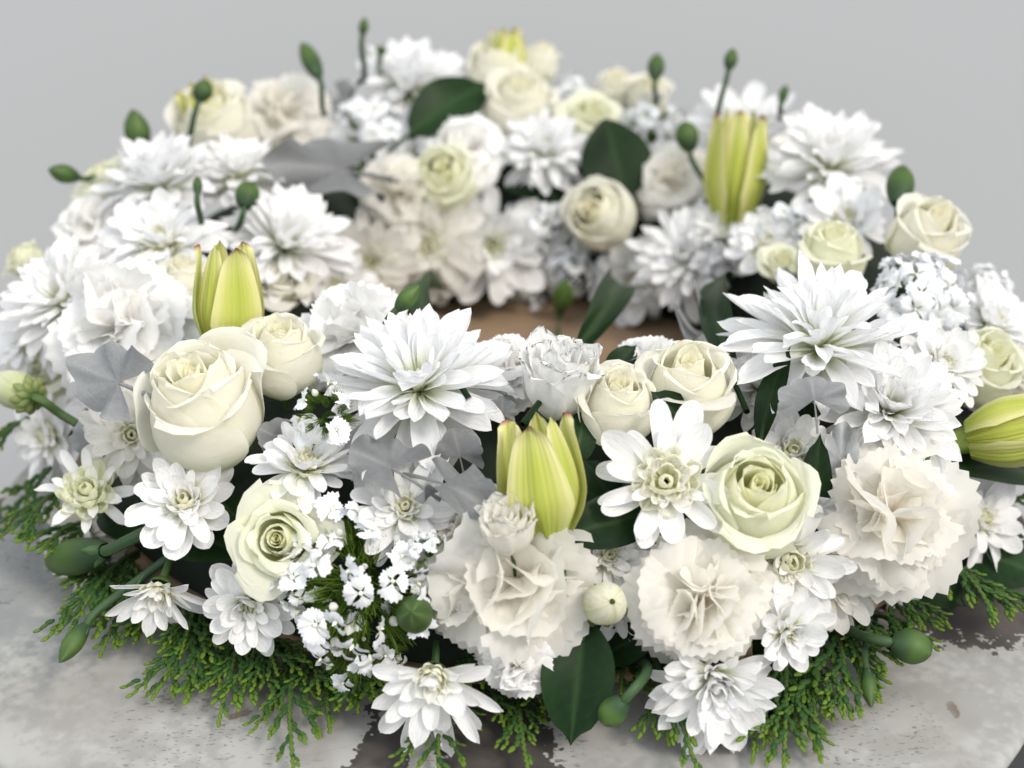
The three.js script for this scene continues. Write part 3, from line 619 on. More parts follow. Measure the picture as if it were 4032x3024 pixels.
chrysanthemum('drooping chrysanthemum in shade inside the ring, below the side-facing rose', [0.0834, 0.0359, -0.1103], [-0.2, 0.33, 0.92], 0.0609, { sd: 50, kind: 'spray' });
chrysanthemum('big domed white chrysanthemum at back right between lily bud and pointed green bud', [0.1936, 0.1259, -0.0707], [0, 0.94, 0.35], 0.0815, { sd: 29 });
chrysanthemum('flat broad-petalled white chrysanthemum at back right, behind the right lily bud', [0.152, 0.1153, -0.1643], [0, 0.98, 0.18], 0.0831, { sd: 30, mat: 'coolWhite', kind: 'spray' });
chrysanthemum('pale chrysanthemum with drooping petals above the two small roses at right', [0.1953, 0.1124, -0.0222], [0.1, 0.79, 0.61], 0.0514, { sd: 31, mat: 'coolWhite', kind: 'spray' });
chrysanthemum('small white chrysanthemum right of the foot of the right lily bud', [0.1521, 0.0935, -0.0315], [-0.1, 0.85, 0.51], 0.0469, { sd: 32, kind: 'spray', mat: 'coolWhite' });
chrysanthemum('blurred white chrysanthemum at the right edge, above the greenish rose there', [0.2506, 0.1015, 0.0927], [0.4, 0.83, 0.38], 0.0485, { sd: 35, kind: 'spray', mat: 'coolWhite' });
chrysanthemum('chrysanthemum with a small yellowish centre squeezed left of the rose at the right edge', [0.2099, 0.1073, 0.1523], [0.15, 0.85, 0.51], 0.0451, { sd: 36, kind: 'spray' });
chrysanthemum('shaded chrysanthemum with a green curled centre, directly under the silver lobed leaf', [0.1292, 0.0911, 0.2068], [0.02, 0.75, 0.66], 0.0427, { sd: 37, cs: 1.5, kind: 'spray', centreMat: 'roseGreen', mat: 'coolWhite' });
chrysanthemum('chrysanthemum seen from the side between the top front rose and the narrow dark leaf', [0.1178, 0.1072, 0.1731], [-0.05, 0.85, 0.52], 0.0418, { sd: 38 });
chrysanthemum('cream-white chrysanthemum half hidden behind the largest frilled carnation, above the round cream bud', [0.0411, 0.0713, 0.2617], [0.2, 0.71, 0.67], 0.0444, { sd: 39, kind: 'spray' });
chrysanthemum('shaded chrysanthemum right behind the round cream bud', [0.0476, 0.0505, 0.2673], [0.25, 0.37, 0.89], 0.0346, { sd: 40, kind: 'spray' });
chrysanthemum('chrysanthemum with long petals at the right edge between two dark leaves', [0.2323, 0.0322, 0.1718], [0.5, 0.54, 0.68], 0.0508, { sd: 41, kind: 'spray' });
chrysanthemum('chrysanthemum hanging face down at left, crossed by the long bud stem', [-0.1603, 0.0454, 0.2457], [-0.1, -0.3, 0.95], 0.0422, { hang: 45, sd: 42, kind: 'spray', layers: [[10, 0.54, 0, 'long'], [9, 0.46, 18, 'long'], [8, 0.32, 40, 'mid'], [8, 0.22, 58, 'scoop']] });
chrysanthemum('chrysanthemum with lime centre below the small front rose, left of the sweet william', [-0.1173, 0.0434, 0.2562], [-0.05, 0.29, 0.96], 0.0466, { sd: 43, kind: 'spray', centreMat: 'roseGreen' });
chrysanthemum('chrysanthemum mostly hidden above the big green bud at far left', [-0.2181, 0.0175, 0.1592], [-0.35, 0.31, 0.88], 0.0473, { sd: 44, kind: 'spray', mat: 'creamWhite' });
chrysanthemum('drooping white petals of a chrysanthemum below the big green bud at far left', [-0.2099, 0.0105, 0.1816], [-0.29, -0.03, 0.96], 0.0394, { sd: 45, kind: 'spray', centre: 0 });
chrysanthemum('chrysanthemum with broad petals between silver leaves and the fringed sweet william', [-0.0467, 0.0906, 0.2541], [0.05, 0.79, 0.61], 0.0502, { sd: 46, kind: 'spray' });
chrysanthemum('chrysanthemum under the right side of the largest cream carnation, petals pointing to the dark patch', [0.19, 0.0114, 0.1899], [0.4, 0.2, 0.89], 0.0481, { sd: 47, kind: 'spray' });
carnation('frilled white carnation on the left above the silver lobed leaf', [-0.2, 0.1169, 0.1165], [-0.3, 0.82, 0.48], 0.067, { sd: 1 });
carnation('white carnation behind the large front chrysanthemum, by the leaning green bud', [-0.0778, 0.1205, 0.1333], [0, 0.96, 0.29], 0.061, { sd: 2, mat: 'coolWhite' });
carnation('small frilled carnation at the ring opening, right behind the large front chrysanthemum', [-0.0013, 0.1187, 0.1633], [0.05, 0.99, 0.11], 0.0378, { sd: 3 });
carnation('cup-shaped half-open carnation above the yellow-green front lily bud', [0.0211, 0.1277, 0.2079], [0.05, 0.99, 0.15], 0.0387, { sd: 4, cup: 1 });
carnation('largest frilled cream-white carnation at front centre, left of the round cream bud', [0.0027, 0.0768, 0.2865], [0.02, 0.46, 0.89], 0.0656, { sd: 5, mat: 'creamWhite' });
carnation('carnation with tall frilled petals at upper left of the largest front carnation', [-0.0202, 0.0874, 0.2655], [-0.3, 0.73, 0.61], 0.034, { sd: 8, mat: 'creamWhite' });
carnation('small cream carnation standing against the foot of the front lily bud', [-0.0012, 0.1025, 0.288], [-0.1, 0.98, 0.15], 0.024, { sd: 21, mat: 'creamWhite', cup: 1 });
carnation('lower frilled cream carnation at front right, above the hanging chrysanthemum', [0.0811, 0.0691, 0.2907], [0, 0.45, 0.89], 0.0558, { sd: 6, mat: 'creamWhite' });
carnation('largest cream carnation on the right, in front of the hidden green bud', [0.1692, 0.0838, 0.2418], [0.05, 0.7, 0.71], 0.0651, { sd: 7, mat: 'creamWhite' });
carnation('small carnation low under the largest front carnation, left of the big dark leaf', [0.0028, 0.04, 0.2991], [0.05, 0.08, 1], 0.0297, { sd: 9 });
carnation('blurred cream carnation at back left behind the grey leaf', [-0.1553, 0.1317, -0.1745], [0, 0.91, 0.41], 0.0589, { sd: 10, mat: 'creamWhite' });
carnation('blurred round white carnation at back centre, right of the dark pointed leaf', [-0.0323, 0.1155, -0.147], [-0.05, 0.85, 0.52], 0.0518, { sd: 11 });
carnation('blurred blush carnation right of the large grey leaf', [-0.0734, 0.0995, -0.1128], [-0.05, 0.64, 0.76], 0.0492, { sd: 12, mat: 'creamWhite' });
carnation('blurred carnation between the round dark leaf and the right lily bud', [0.1032, 0.1039, -0.122], [-0.2, 0.67, 0.71], 0.045, { sd: 13, mat: 'creamWhite' });
carnation('blurred white carnation on the outer left edge, below the left-pointing bud', [-0.2543, 0.108, -0.0338], [-0.35, 0.87, 0.34], 0.0469, { sd: 14 });
carnation('cream carnation cut by the right edge beside the greenish rose', [0.258, 0.0878, 0.1169], [0.3, 0.77, 0.57], 0.043, { sd: 15, mat: 'creamWhite' });
carnation('white carnation peeping over the two upright front roses at the ring opening', [0.0665, 0.1142, 0.1521], [0, 0.99, 0.11], 0.0339, { sd: 16, mat: 'coolWhite' });
rose('largest ivory rose at front left, tall and half open, right of the silver lobed leaf', [-0.1408, 0.1216, 0.2129], [-0.1, 0.96, 0.26], 0.0547, { sd: 0, shape: 'closed', spin: 0.4, back: [0.6, 0.1, -0.8] });
rose('smooth ivory rose right of the left lily bud, behind the largest ivory rose', [-0.1087, 0.1274, 0.1739], [0.02, 0.98, 0.17], 0.0367, { shape: 'closed', sd: 1, spin: 2 });
rose('small cream rose facing forward at lower left, above the lime-centred chrysanthemum', [-0.1007, 0.0847, 0.2669], [-0.04, 0.58, 0.82], 0.0384, { sd: 2, mat: 'roseGreen', spin: 1 });
rose('greenish cream rose at front right beside the button-centred chrysanthemum', [0.104, 0.103, 0.2622], [0, 0.82, 0.57], 0.0461, { shape: 'closed', sd: 1, mat: 'roseGreen', spin: 4 });
rose('narrow upright rose bud in front centre, left of the top front rose', [0.0475, 0.1242, 0.2166], [0.05, 0.96, 0.26], 0.0342, { sd: 1, shape: 'closed', spin: 1.2, back: [-0.9, 0, -0.4] });
rose('top front rose seen from the side, right of the narrow upright rose bud', [0.0802, 0.1234, 0.2], [0, 0.96, 0.27], 0.0435, { shape: 'closed', sd: 0, spin: 5 });
rose('blurred yellow-green rose at back centre, right of the blush carnation', [-0.0438, 0.1034, -0.1217], [-0.05, 0.68, 0.73], 0.0414, { shape: 'closed', sd: 2, mat: 'roseGreen', spin: 0.5 });
rose('blurred ivory rose at the back, in front of another, right of the dark pointed leaf', [0.005, 0.1302, -0.1891], [0.05, 0.93, 0.35], 0.0471, { sd: 0, shape: 'closed', spin: 2 });
rose('blurred ivory rose at the very back under the yellow-green bud tip', [-0.0091, 0.1388, -0.2346], [-0.1, 0.98, 0.15], 0.0471, { sd: 2, shape: 'closed', spin: 1 });
rose('blurred small yellowish rose above the round dark leaf', [0.0536, 0.127, -0.1788], [0.2, 0.84, 0.51], 0.0374, { sd: 1, mat: 'roseGreen' });
rose('blurred ivory rose facing inward to the left, below the round dark leaf', [0.0569, 0.0812, -0.1131], [-0.4, 0.56, 0.72], 0.0451, { shape: 'closed', sd: 2, spin: 2.2 });
rose('small cream rose directly above the largest right chrysanthemum', [0.1731, 0.1246, 0.051], [0.1, 0.97, 0.22], 0.0364, { shape: 'closed', sd: 1, mat: 'roseGreen', spin: 3.3 });
rose('pale yellow rose on the outer right, beneath the pointed green bud', [0.2267, 0.1329, 0.0431], [0.2, 0.9, 0.4], 0.0416, { shape: 'closed', sd: 0, mat: 'rose', spin: 4.4 });
rose('greenish rose at the right edge above the sideways lily bud', [0.2381, 0.0983, 0.1317], [0.3, 0.85, 0.44], 0.0374, { sd: 2, mat: 'roseGreen', shape: 'closed' });
rose('blurred ivory rose at back left, under a lily bud tip', [-0.1935, 0.1346, -0.1403], [0, 0.94, 0.35], 0.0511, { sd: 1, shape: 'closed', spin: 0.8 });
rose('yellowish rose at far left, half hidden under the frilled carnation', [-0.2583, 0.064, 0.0581], [-0.45, 0.66, 0.6], 0.0516, { sd: 0, mat: 'roseGreen', spin: 2.6 });
rose('small ivory rose behind the left lily bud, at its right', [-0.1335, 0.0933, 0.0168], [0.15, 0.93, 0.35], 0.0344, { sd: 2, spin: 1.5 });
rose('pale rose squeezed between the frilled carnation and the left lily bud', [-0.1744, 0.1174, 0.0736], [0.1, 0.99, 0.04], 0.0308, { sd: 1, shape: 'closed' });
rose('yellowish rose at the outer left beside the left-pointing bud', [-0.2496, 0.1252, -0.0619], [-0.43, 0.87, 0.26], 0.0309, { sd: 2, mat: 'roseGreen' });
rose('tiny cream rose at the back, left one of two right of the white floret tuft', [0.0732, 0.1297, -0.2263], [0, 0.96, 0.29], 0.0275, { sd: 0, shape: 'closed', mat: 'rose' });
rose('tiny cream rose at the back right under an upright green bud', [0.0949, 0.1287, -0.2138], [0.1, 0.91, 0.41], 0.0289, { sd: 1, shape: 'closed', mat: 'rose' });
rose('tiny cream rose at the very back, beside the yellow-green bud tip', [0.0208, 0.1464, -0.237], [0.21, 0.98, 0.06], 0.0259, { sd: 2, shape: 'closed', mat: 'rose' });
rose('small yellow-green rose tucked left of the small cream rose at right', [0.1578, 0.0953, -0.0048], [0, 0.91, 0.42], 0.0257, { sd: 0, mat: 'roseGreen' });
rose('small yellow-green rose at the outer left edge above the full chrysanthemum', [-0.2814, 0.1043, 0.0091], [-0.61, 0.78, 0.16], 0.0239, { sd: 1, mat: 'roseGreen' });
lilyBud('upright yellow-green lily bud at left, between the largest ivory rose and the open rose', [-0.138, 0.1192, 0.1545], [-0.1366, 0.1696, 0.1409], 0.031, { spin: 0.55 });
lilyBud('opening yellow-green lily bud at front centre with dark-tipped pale tepals', [0.0161, 0.0941, 0.2755], [0.0089, 0.1417, 0.26], 0.0338, { spin: -0.12 });
lilyBud('blurred upright lily bud at back right, left of the big domed chrysanthemum', [0.1371, 0.0913, -0.0743], [0.1397, 0.1596, -0.0873], 0.0353, { spin: 0.9 });
lilyBud('lily bud lying sideways across the right edge', [0.2193, 0.0837, 0.1805], [0.2667, 0.1007, 0.1901], 0.0308, { spin: 0.3 });
lilyBud('yellow-green lily bud tip at the very back, above the ivory roses', [-0.0029, 0.134, -0.2338], [-0.0039, 0.1684, -0.2404], 0.0247, { spin: 0.4 });
lilyBud('yellow lily bud tip at back left, behind the ivory rose', [-0.1895, 0.1257, -0.1406], [-0.2063, 0.1591, -0.1382], 0.0272, { spin: 0.2 });
silverLeaf('flat silver grey lobed leaf at left, left of the largest ivory rose', [-0.1569, 0.1273, 0.22], [-0.2053, 0.1251, 0.1803], [0, 0.56, 0.83], 0.0392, { sd: 1, lobes: 5.4, curl: 0.2, fold: 0.06, ripple: 0.05 });
silverLeaf('silver grey lobed leaf at right, folded like a moth under the largest chrysanthemum', [0.1332, 0.1258, 0.2362], [0.1315, 0.1411, 0.2228], [-0.05, 0.92, 0.39], 0.0364, { sd: 2, lobes: 5, curl: 0.9, fold: -0.25 });
silverLeaf('pale whitish lobed leaf turned edge-on left of the largest cream carnation', [0.1472, 0.0895, 0.2354], [0.1498, 0.1122, 0.2145], [-0.2, 0.55, 0.81], 0.0176, { sd: 3, lobes: 4, tone: 1.45, fold: 0.5 });
silverLeaf('grey curled leaf below the large front chrysanthemum, left one of two', [-0.0378, 0.1081, 0.2611], [-0.0682, 0.1199, 0.2479], [0.1, 0.85, 0.51], 0.0317, { sd: 4, lobes: 4, curl: 0.9, ripple: 0.17, tone: 0.82 });
silverLeaf('grey wavy leaf directly left of the front lily bud', [-0.0442, 0.1102, 0.2531], [-0.0085, 0.113, 0.2789], [0.05, 0.89, 0.45], 0.027, { sd: 5, lobes: 3, curl: 1.1, ripple: 0.2, tone: 0.82 });
silverLeaf('small scalloped silver leaf above the front lily bud', [-0.0044, 0.1151, 0.2215], [-0.0044, 0.1249, 0.2128], [0, 0.72, 0.7], 0.0145, { sd: 6, lobes: 6 });
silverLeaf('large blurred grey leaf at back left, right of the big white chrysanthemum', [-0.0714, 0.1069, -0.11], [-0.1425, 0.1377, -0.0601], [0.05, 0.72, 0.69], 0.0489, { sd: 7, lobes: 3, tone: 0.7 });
silverLeaf('shaded grey leaf below the flat silver lobed leaf, by the blush chrysanthemum', [-0.1984, 0.0683, 0.1701], [-0.2161, 0.0804, 0.1567], [-0.21, 0.71, 0.67], 0.0216, { sd: 8, lobes: 4 });
silverLeaf('blurred bluish grey leaf between the small cream rose and the dark upright leaf', [0.153, 0.1095, 0.0643], [0.1547, 0.1124, 0.0422], [0, 0.72, 0.7], 0.0175, { sd: 9, lobes: 4 });
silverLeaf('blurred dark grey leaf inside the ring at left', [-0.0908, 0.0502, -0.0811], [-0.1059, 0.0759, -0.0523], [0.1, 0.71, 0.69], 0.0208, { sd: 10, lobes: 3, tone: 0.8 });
silverLeaf('thin pale curled leaf between the greenish rose and the largest cream carnation', [0.1319, 0.0862, 0.2474], [0.1413, 0.0947, 0.253], [-0.3, 0.83, 0.47], 0.0102, { sd: 11, lobes: 3, tone: 1.5, ripple: 0.12, curl: 0.5 });
silverLeaf('blurred grey leaf at the back left of the wide white chrysanthemum', [-0.1278, 0.1389, -0.1972], [-0.1064, 0.1245, -0.1962], [0, 0.91, 0.42], 0.0315, { sd: 12, lobes: 3, tone: 0.9 });
silverLeaf('grey leaf half hidden between the largest ivory rose and the flat white chrysanthemum', [-0.098, 0.1022, 0.2182], [-0.1146, 0.1104, 0.2155], [-0.1, 0.79, 0.61], 0.02, { sd: 13, lobes: 4 });
silverLeaf('grey curled leaf left of the dark upright leaf at the ring opening', [0.0918, 0.113, 0.1374], [0.1229, 0.0267, -0.0683], [-0.3, 0.83, 0.47], 0.0184, { sd: 14, lobes: 3, tone: 1.1 });
broadLeaf('big dark green leaf hanging point down at front centre right', [0.0312, 0.0548, 0.2831], [0.0249, 0.012, 0.316], [-0.05, 0.75, 0.65], 0.0316, { sd: 1, bend: 0.3, tone: 1.15 });
broadLeaf('dark leaf behind the big hanging leaf, under the round cream bud', [0.038, 0.0257, 0.2733], [0.0675, 0.0485, 0.278], [0.1, 0.64, 0.76], 0.0176, { sd: 2 });
broadLeaf('dark green leaf pointing down beneath the hanging chrysanthemum at front right', [0.1161, -0.0086, 0.2509], [0.088, 0.01, 0.3138], [-0.1, 0.79, 0.61], 0.0272, { sd: 3, tone: 1.3 });
broadLeaf('dark leaf behind the foot of the front lily bud', [0.0625, 0.0912, 0.2549], [0.0186, 0.0881, 0.2719], [0, 0.72, 0.7], 0.0243, { sd: 4, tone: 0.94 });
broadLeaf('dark leaf between the narrow rose bud and the top front rose', [0.0811, 0.1108, 0.2204], [0.0618, 0.1302, 0.2168], [-0.1, 0.79, 0.61], 0.0177, { sd: 5, tone: 0.88 });
broadLeaf('dark leaf standing upright left of the largest right chrysanthemum', [0.1043, 0.1177, 0.1638], [0.1285, 0.0876, -0.0041], [-0.5, 0.58, 0.65], 0.0211, { sd: 6, tone: 1.2 });
broadLeaf('narrow dark leaf rising to the largest right chrysanthemum, by the side-facing chrysanthemum', [0.1116, 0.1055, 0.2216], [0.1285, 0.1382, 0.1869], [-0.5, 0.58, 0.65], 0.0125, { sd: 7, tone: 0.8 });
broadLeaf('dark leaf under the sideways lily bud at the right edge', [0.2045, 0.0757, 0.1951], [0.2794, 0.0347, 0.1422], [0.1, 0.9, 0.42], 0.0242, { sd: 8, tone: 1 });
broadLeaf('broad dark leaf low at the right edge, lower of the two there', [0.2229, 0.0181, 0.175], [0.265, 0.0117, 0.1939], [0.1, 0.82, 0.56], 0.0351, { sd: 9, tone: 1.3 });
broadLeaf('dark leaf under the largest cream carnation, beside the dark patch of table', [0.1957, 0.014, 0.1892], [0.2231, 0.0032, 0.2053], [0.1, 0.71, 0.69], 0.0231, { sd: 10, tone: 1 });
broadLeaf('dark leaf left of the small front rose, over the long bud stem', [-0.1195, 0.0614, 0.2437], [-0.1707, 0.0563, 0.2192], [0.05, 0.85, 0.52], 0.0247, { sd: 11, tone: 0.91 });
broadLeaf('large blurred dark pointed leaf at the back, left of the ivory roses', [-0.068, 0.1192, -0.1593], [-0.0162, 0.1399, -0.2063], [0.1, 0.71, 0.69], 0.0385, { sd: 12, tone: 1.15 });
broadLeaf('blurred round dark leaf at back centre, above the inward-facing rose', [0.0735, 0.0891, -0.1191], [0.0613, 0.133, -0.1514], [0.05, 0.6, 0.8], 0.0476, { sd: 13, point: 0, tone: 0.9, fold: 0.05, bend: 0.15 });
broadLeaf('blurred dark leaf inside the ring opening, behind the upright green bud', [0.0287, 0.1197, 0.1628], [0.0607, 0.0223, -0.1273], [0.41, 0.75, 0.52], 0.0189, { sd: 14, tone: 1.12 });
broadLeaf('bright green pointed leaf tip behind the large front chrysanthemum', [-0.0355, 0.1222, 0.1529], [-0.0429, 0.0306, -0.108], [-0.2, 0.55, 0.81], 0.0162, { sd: 15, tone: 1.7 });
broadLeaf('small dark leaf between the cup-shaped carnation and the top front rose', [0.0457, 0.1078, 0.1641], [0.0604, 0.1212, 0.1534], [0.1, 0.79, 0.61], 0.0134, { sd: 16, tone: 0.9 });
broadLeaf('narrow dark leaf across the flat white chrysanthemum under the sweet william tuft', [-0.0801, 0.1005, 0.2294], [-0.1021, 0.1089, 0.2283], [0.1, 0.85, 0.51], 0.0087, { sd: 17, tone: 1.2 });
broadLeaf('mid-green leaf right of the front lily bud, below the cup-shaped carnation', [0.0274, 0.1041, 0.2394], [0.0324, 0.1224, 0.2176], [0.21, 0.71, 0.67], 0.0143, { sd: 18, tone: 1.18 });
broadLeaf('very dark leaf just right of the front lily bud', [0.0455, 0.0904, 0.2519], [0.0313, 0.1101, 0.2413], [0.21, 0.71, 0.67], 0.0162, { sd: 19, tone: 0.82 });
broadLeaf('dark upright leaf between the greenish rose and the largest cream carnation', [0.1345, 0.0687, 0.2415], [0.1385, 0.1116, 0.2217], [-0.2, 0.63, 0.75], 0.0157, { sd: 20, tone: 0.8 });
broadLeaf('dark arched leaf edge at the back right above the big domed chrysanthemum', [0.1846, 0.1215, -0.1435], [0.216, 0.1338, -0.1399], [0.1, 0.98, -0.17], 0.0136, { sd: 21, tone: 0.9 });
broadLeaf('dark leaf in the gap under the back centre chrysanthemum', [0.0397, 0.0808, -0.1402], [-0.0064, 0.0892, -0.1396], [0, 0.72, 0.7], 0.0154, { sd: 22, tone: 0.8 });
broadLeaf('dark leaf standing between the lower frilled carnation and the small chrysanthemum', [0.1201, -0.0038, 0.2432], [0.1159, 0.0502, 0.2617], [-0.1, 0.56, 0.82], 0.0153, { sd: 23, tone: 0.8 });
broadLeaf('dark leaf under the largest ivory rose, behind the cream-centred chrysanthemum', [-0.1389, 0.079, 0.2188], [-0.1222, 0.0751, 0.2398], [0.1, 0.71, 0.69], 0.0149, { sd: 24, tone: 1 });
bud('blurred leaning green bud on thin stem, back left above the cream carnation', [-0.1258, 0.1598, -0.1556], [-0.1407, 0.1707, -0.1956], 0.0126, [-0.1246, 0.118, -0.191], { sd: 1, tone: 1.15 });
bud('tiny green bud on the tallest thin stem at the back left', [-0.0986, 0.1794, -0.1833], [-0.0971, 0.1894, -0.1887], 0.0067, [-0.1053, 0.1385, -0.2089], { sd: 2 });
bud('blurred upright green bud at outer left behind the pointed-petalled chrysanthemum', [-0.2306, 0.1318, -0.0927], [-0.2353, 0.1561, -0.1007], 0.0161, [-0.2285, 0.1083, -0.0783], { sd: 3, tone: 1.12 });
bud('green bud on a slanting stem at back left in front of the yellow lily tip', [-0.1921, 0.1632, -0.0944], [-0.1879, 0.1733, -0.105], 0.0125, [-0.2155, 0.1192, -0.1064], { sd: 4 });
bud('blurred green bud pointing left at the outer left edge', [-0.2598, 0.1305, -0.0494], [-0.273, 0.1399, -0.0375], 0.0111, [-0.247, 0.1204, -0.0627], { sd: 5, tone: 1.06 });
bud('thin small green bud on an upright stem between the left chrysanthemums', [-0.1733, 0.1485, 0.0244], [-0.1749, 0.1542, 0.0111], 0.0056, [-0.181, 0.1189, 0.0063], { sd: 6 });
bud('blurred round green bud in front of the white chrysanthemums at left', [-0.1525, 0.131, -0.0002], [-0.1512, 0.1395, -0.0168], 0.0143, [-0.1613, 0.1131, -0.0076], { sd: 7, blunt: 1, tone: 1.09 });
bud('pale green bud leaning right behind the large front chrysanthemum', [-0.0539, 0.1468, 0.1669], [-0.0434, 0.1574, 0.1629], 0.0087, [-0.0699, 0.1179, 0.1689], { sd: 8, tone: 1.24 });
bud('pale green bud standing upright in front of the ring opening', [0.0323, 0.0119, -0.1115], [0.035, 0.0419, -0.0936], 0.0137, [0.02, 0.1158, 0.1649], { sd: 9, tone: 1.9, blunt: 0.8 });
bud('blurred upright green bud at the back right above the tiny cream rose', [0.0956, 0.1499, -0.1827], [0.0984, 0.1607, -0.2039], 0.0118, [0.0987, 0.1169, -0.2143], { sd: 10 });
bud('small green bud on a tall thin stem, back right above the lily bud', [0.1385, 0.1686, -0.1417], [0.1419, 0.1797, -0.1511], 0.0089, [0.1401, 0.1197, -0.1578], { sd: 11 });
bud('tiny dark green bud at back right over the flat white chrysanthemum', [0.1722, 0.1499, -0.1315], [0.1789, 0.1534, -0.1573], 0.0065, [0.1788, 0.1217, -0.1708], { sd: 12 });
bud('blurred round green bud on a slanting stem left of the right lily bud', [0.1138, 0.1226, -0.1184], [0.1108, 0.1375, -0.1317], 0.0154, [0.1298, 0.0985, -0.0952], { sd: 13, blunt: 1, tone: 1.12 });
bud('blurred pointed green bud at right above the pale yellow rose', [0.2156, 0.1395, 0.0156], [0.2246, 0.1492, -0.0186], 0.016, [0.2141, 0.1196, 0.0213], { sd: 14, tone: 1.12 });
bud('big green bud lying to the left at the far left, on a thick bluish stem', [-0.1908, 0.0486, 0.2233], [-0.2337, 0.0118, 0.1802], 0.0182, [-0.1461, 0.0658, 0.2277], { sd: 16, tone: 1.21, thick: 0.0028, blunt: 1 });
bud('narrow green bud at the end of the long stem hanging out at lower left', [-0.1939, 0.03, 0.2554], [-0.2028, 0.022, 0.2726], 0.0093, [-0.1538, 0.053, 0.2278], { sd: 17, leaves: 2, thick: 0.0019, tone: 1.12 });
bud('round dark green bud facing forward, right of the fringed sweet william', [-0.0408, 0.049, 0.2743], [-0.0419, 0.0726, 0.3025], 0.0166, [-0.0365, 0.0375, 0.2635], { sd: 18, blunt: 1, tone: 1.06 });
bud('pale green bud on a curved stem right of the big hanging leaf', [0.0471, 0.035, 0.3134], [0.0382, 0.022, 0.3129], 0.0121, [0.057, 0.0228, 0.2697], { sd: 19, blunt: 1, thick: 0.0022, tone: 1.3 });
bud('plump green bud pointing right over the table at lower right', [0.1698, 0.03, 0.2682], [0.189, 0.025, 0.2678], 0.0158, [0.1672, 0.0046, 0.2165], { sd: 20, blunt: 1, thick: 0.0024, tone: 1.18 });
bud('thin closed green bud pointing down among the conifer at lower right', [0.1587, 0.02, 0.2743], [0.1583, 0.012, 0.2909], 0.007, [0.1668, 0.0025, 0.2193], { sd: 21, thick: 0.0015 });
bud('round green bud mostly hidden behind the largest cream carnation', [0.1846, 0.0854, 0.2069], [0.1847, 0.1021, 0.2098], 0.0181, [0.1865, 0.0716, 0.199], { sd: 22, blunt: 1 });
bud('speck of a green bud just above the wide white chrysanthemum', [-0.0903, 0.1558, -0.2183], [-0.0889, 0.1618, -0.2198], 0.0083, [-0.0901, 0.1427, -0.2163], { sd: 23 });
creamBud('striped cream bud with green bracts on a stalk at the far left edge', [-0.2393, 0.088, 0.1458], [-0.2649, 0.0845, 0.1238], 0.0181, [-0.2186, 0.0749, 0.1495], 1);
creamBud('round cream bud with green bracts between the frilled carnations', [0.037, 0.0614, 0.283], [0.0413, 0.0781, 0.3029], 0.0171, [0.0335, 0.0466, 0.2705], 2);
sweetWilliam('sweet william head of fringed white florets among green threads at lower left centre', [-0.0657, 0.0728, 0.2853], [-0.03, 0.52, 0.85], 0.0757, { sd: 1, florets: 24, buds: 20, threads: 1700, big: 0.15 });
sweetWilliam('small sweet william tuft with green threads left of the large front chrysanthemum', [-0.0811, 0.1308, 0.2335], [0, 0.75, 0.66], 0.0334, { sd: 2, florets: 5, buds: 4, threads: 700, big: 0.3 });
sweetWilliam('dense white sweet william head right of the largest right chrysanthemum', [0.2129, 0.1268, 0.1044], [0.15, 0.85, 0.51], 0.0521, { sd: 3, florets: 26, buds: 6, threads: 80, big: 0.27 });
sweetWilliam('blurred greenish white sweet william between the wide chrysanthemum and the grey leaf', [-0.0962, 0.1213, -0.1672], [-0.05, 0.88, 0.47], 0.0619, { sd: 4, florets: 14, buds: 8, threads: 200, big: 0.24 });
sweetWilliam('blurred green sweet william with white florets left of the round green bud at back right', [0.0959, 0.1215, -0.1827], [0, 0.85, 0.52], 0.047, { sd: 5, florets: 7, buds: 8, threads: 240, big: 0.28 });
sweetWilliam('tiny blurred white sweet william right of the back ivory roses', [0.0378, 0.125, -0.2306], [0.05, 0.91, 0.42], 0.0358, { sd: 6, florets: 10, buds: 3, threads: 80, big: 0.34 });
sweetWilliam('bluish white sweet william inside the ring left of the inward-facing rose', [0.0181, 0.0695, -0.1273], [-0.05, 0.56, 0.83], 0.0429, { sd: 7, florets: 14, buds: 4, threads: 100, big: 0.3 });
sweetWilliam('greyish sweet william hanging in shade below the inward-facing rose', [0.0358, 0.0416, -0.1224], [0, 0.38, 0.92], 0.0433, { sd: 8, florets: 14, buds: 3, threads: 80, big: 0.3 });
sweetWilliam('white budded sweet william left of the pale drooping chrysanthemum at right', [0.1585, 0.108, -0.0338], [-0.05, 0.79, 0.61], 0.0331, { sd: 9, florets: 5, buds: 12, threads: 120, big: 0.3 });
sweetWilliam('blurred sweet william on the outer right edge behind the dense white head', [0.2687, 0.0956, 0.0343], [0.35, 0.82, 0.46], 0.0338, { sd: 10, florets: 12, buds: 5, threads: 120, big: 0.3 });
sweetWilliam('pale sweet william in shade at the right inside of the ring', [0.0662, 0.0328, -0.1194], [-0.15, 0.38, 0.91], 0.034, { sd: 11, florets: 10, buds: 3, threads: 60, big: 0.32 });
sprig('conifer sprig at lower left under the lime-centred chrysanthemum, leftmost of its clump', [-0.1435, 0.0057, 0.2125], [-0.1613, 0.008, 0.2812], [-0.1, 0.85, 0.51], 0.0293, { sd: 1 });
sprig('conifer sprig in the lower left clump, second from its left', [-0.1364, 0.0046, 0.2147], [-0.1447, 0.008, 0.2828], [0, 0.86, 0.52], 0.0203, { sd: 2 });
sprig('slender conifer sprig in the lower left clump, the one with a long single tip', [-0.1255, 0.0034, 0.2205], [-0.1291, 0.006, 0.2968], [0, 0.86, 0.52], 0.0201, { sd: 3, angle: 24 });
sprig('short conifer sprig below the left edge of the fringed sweet william', [-0.1101, 0.0032, 0.2274], [-0.1141, 0.008, 0.2742], [0, 0.86, 0.52], 0.0222, { sd: 4 });
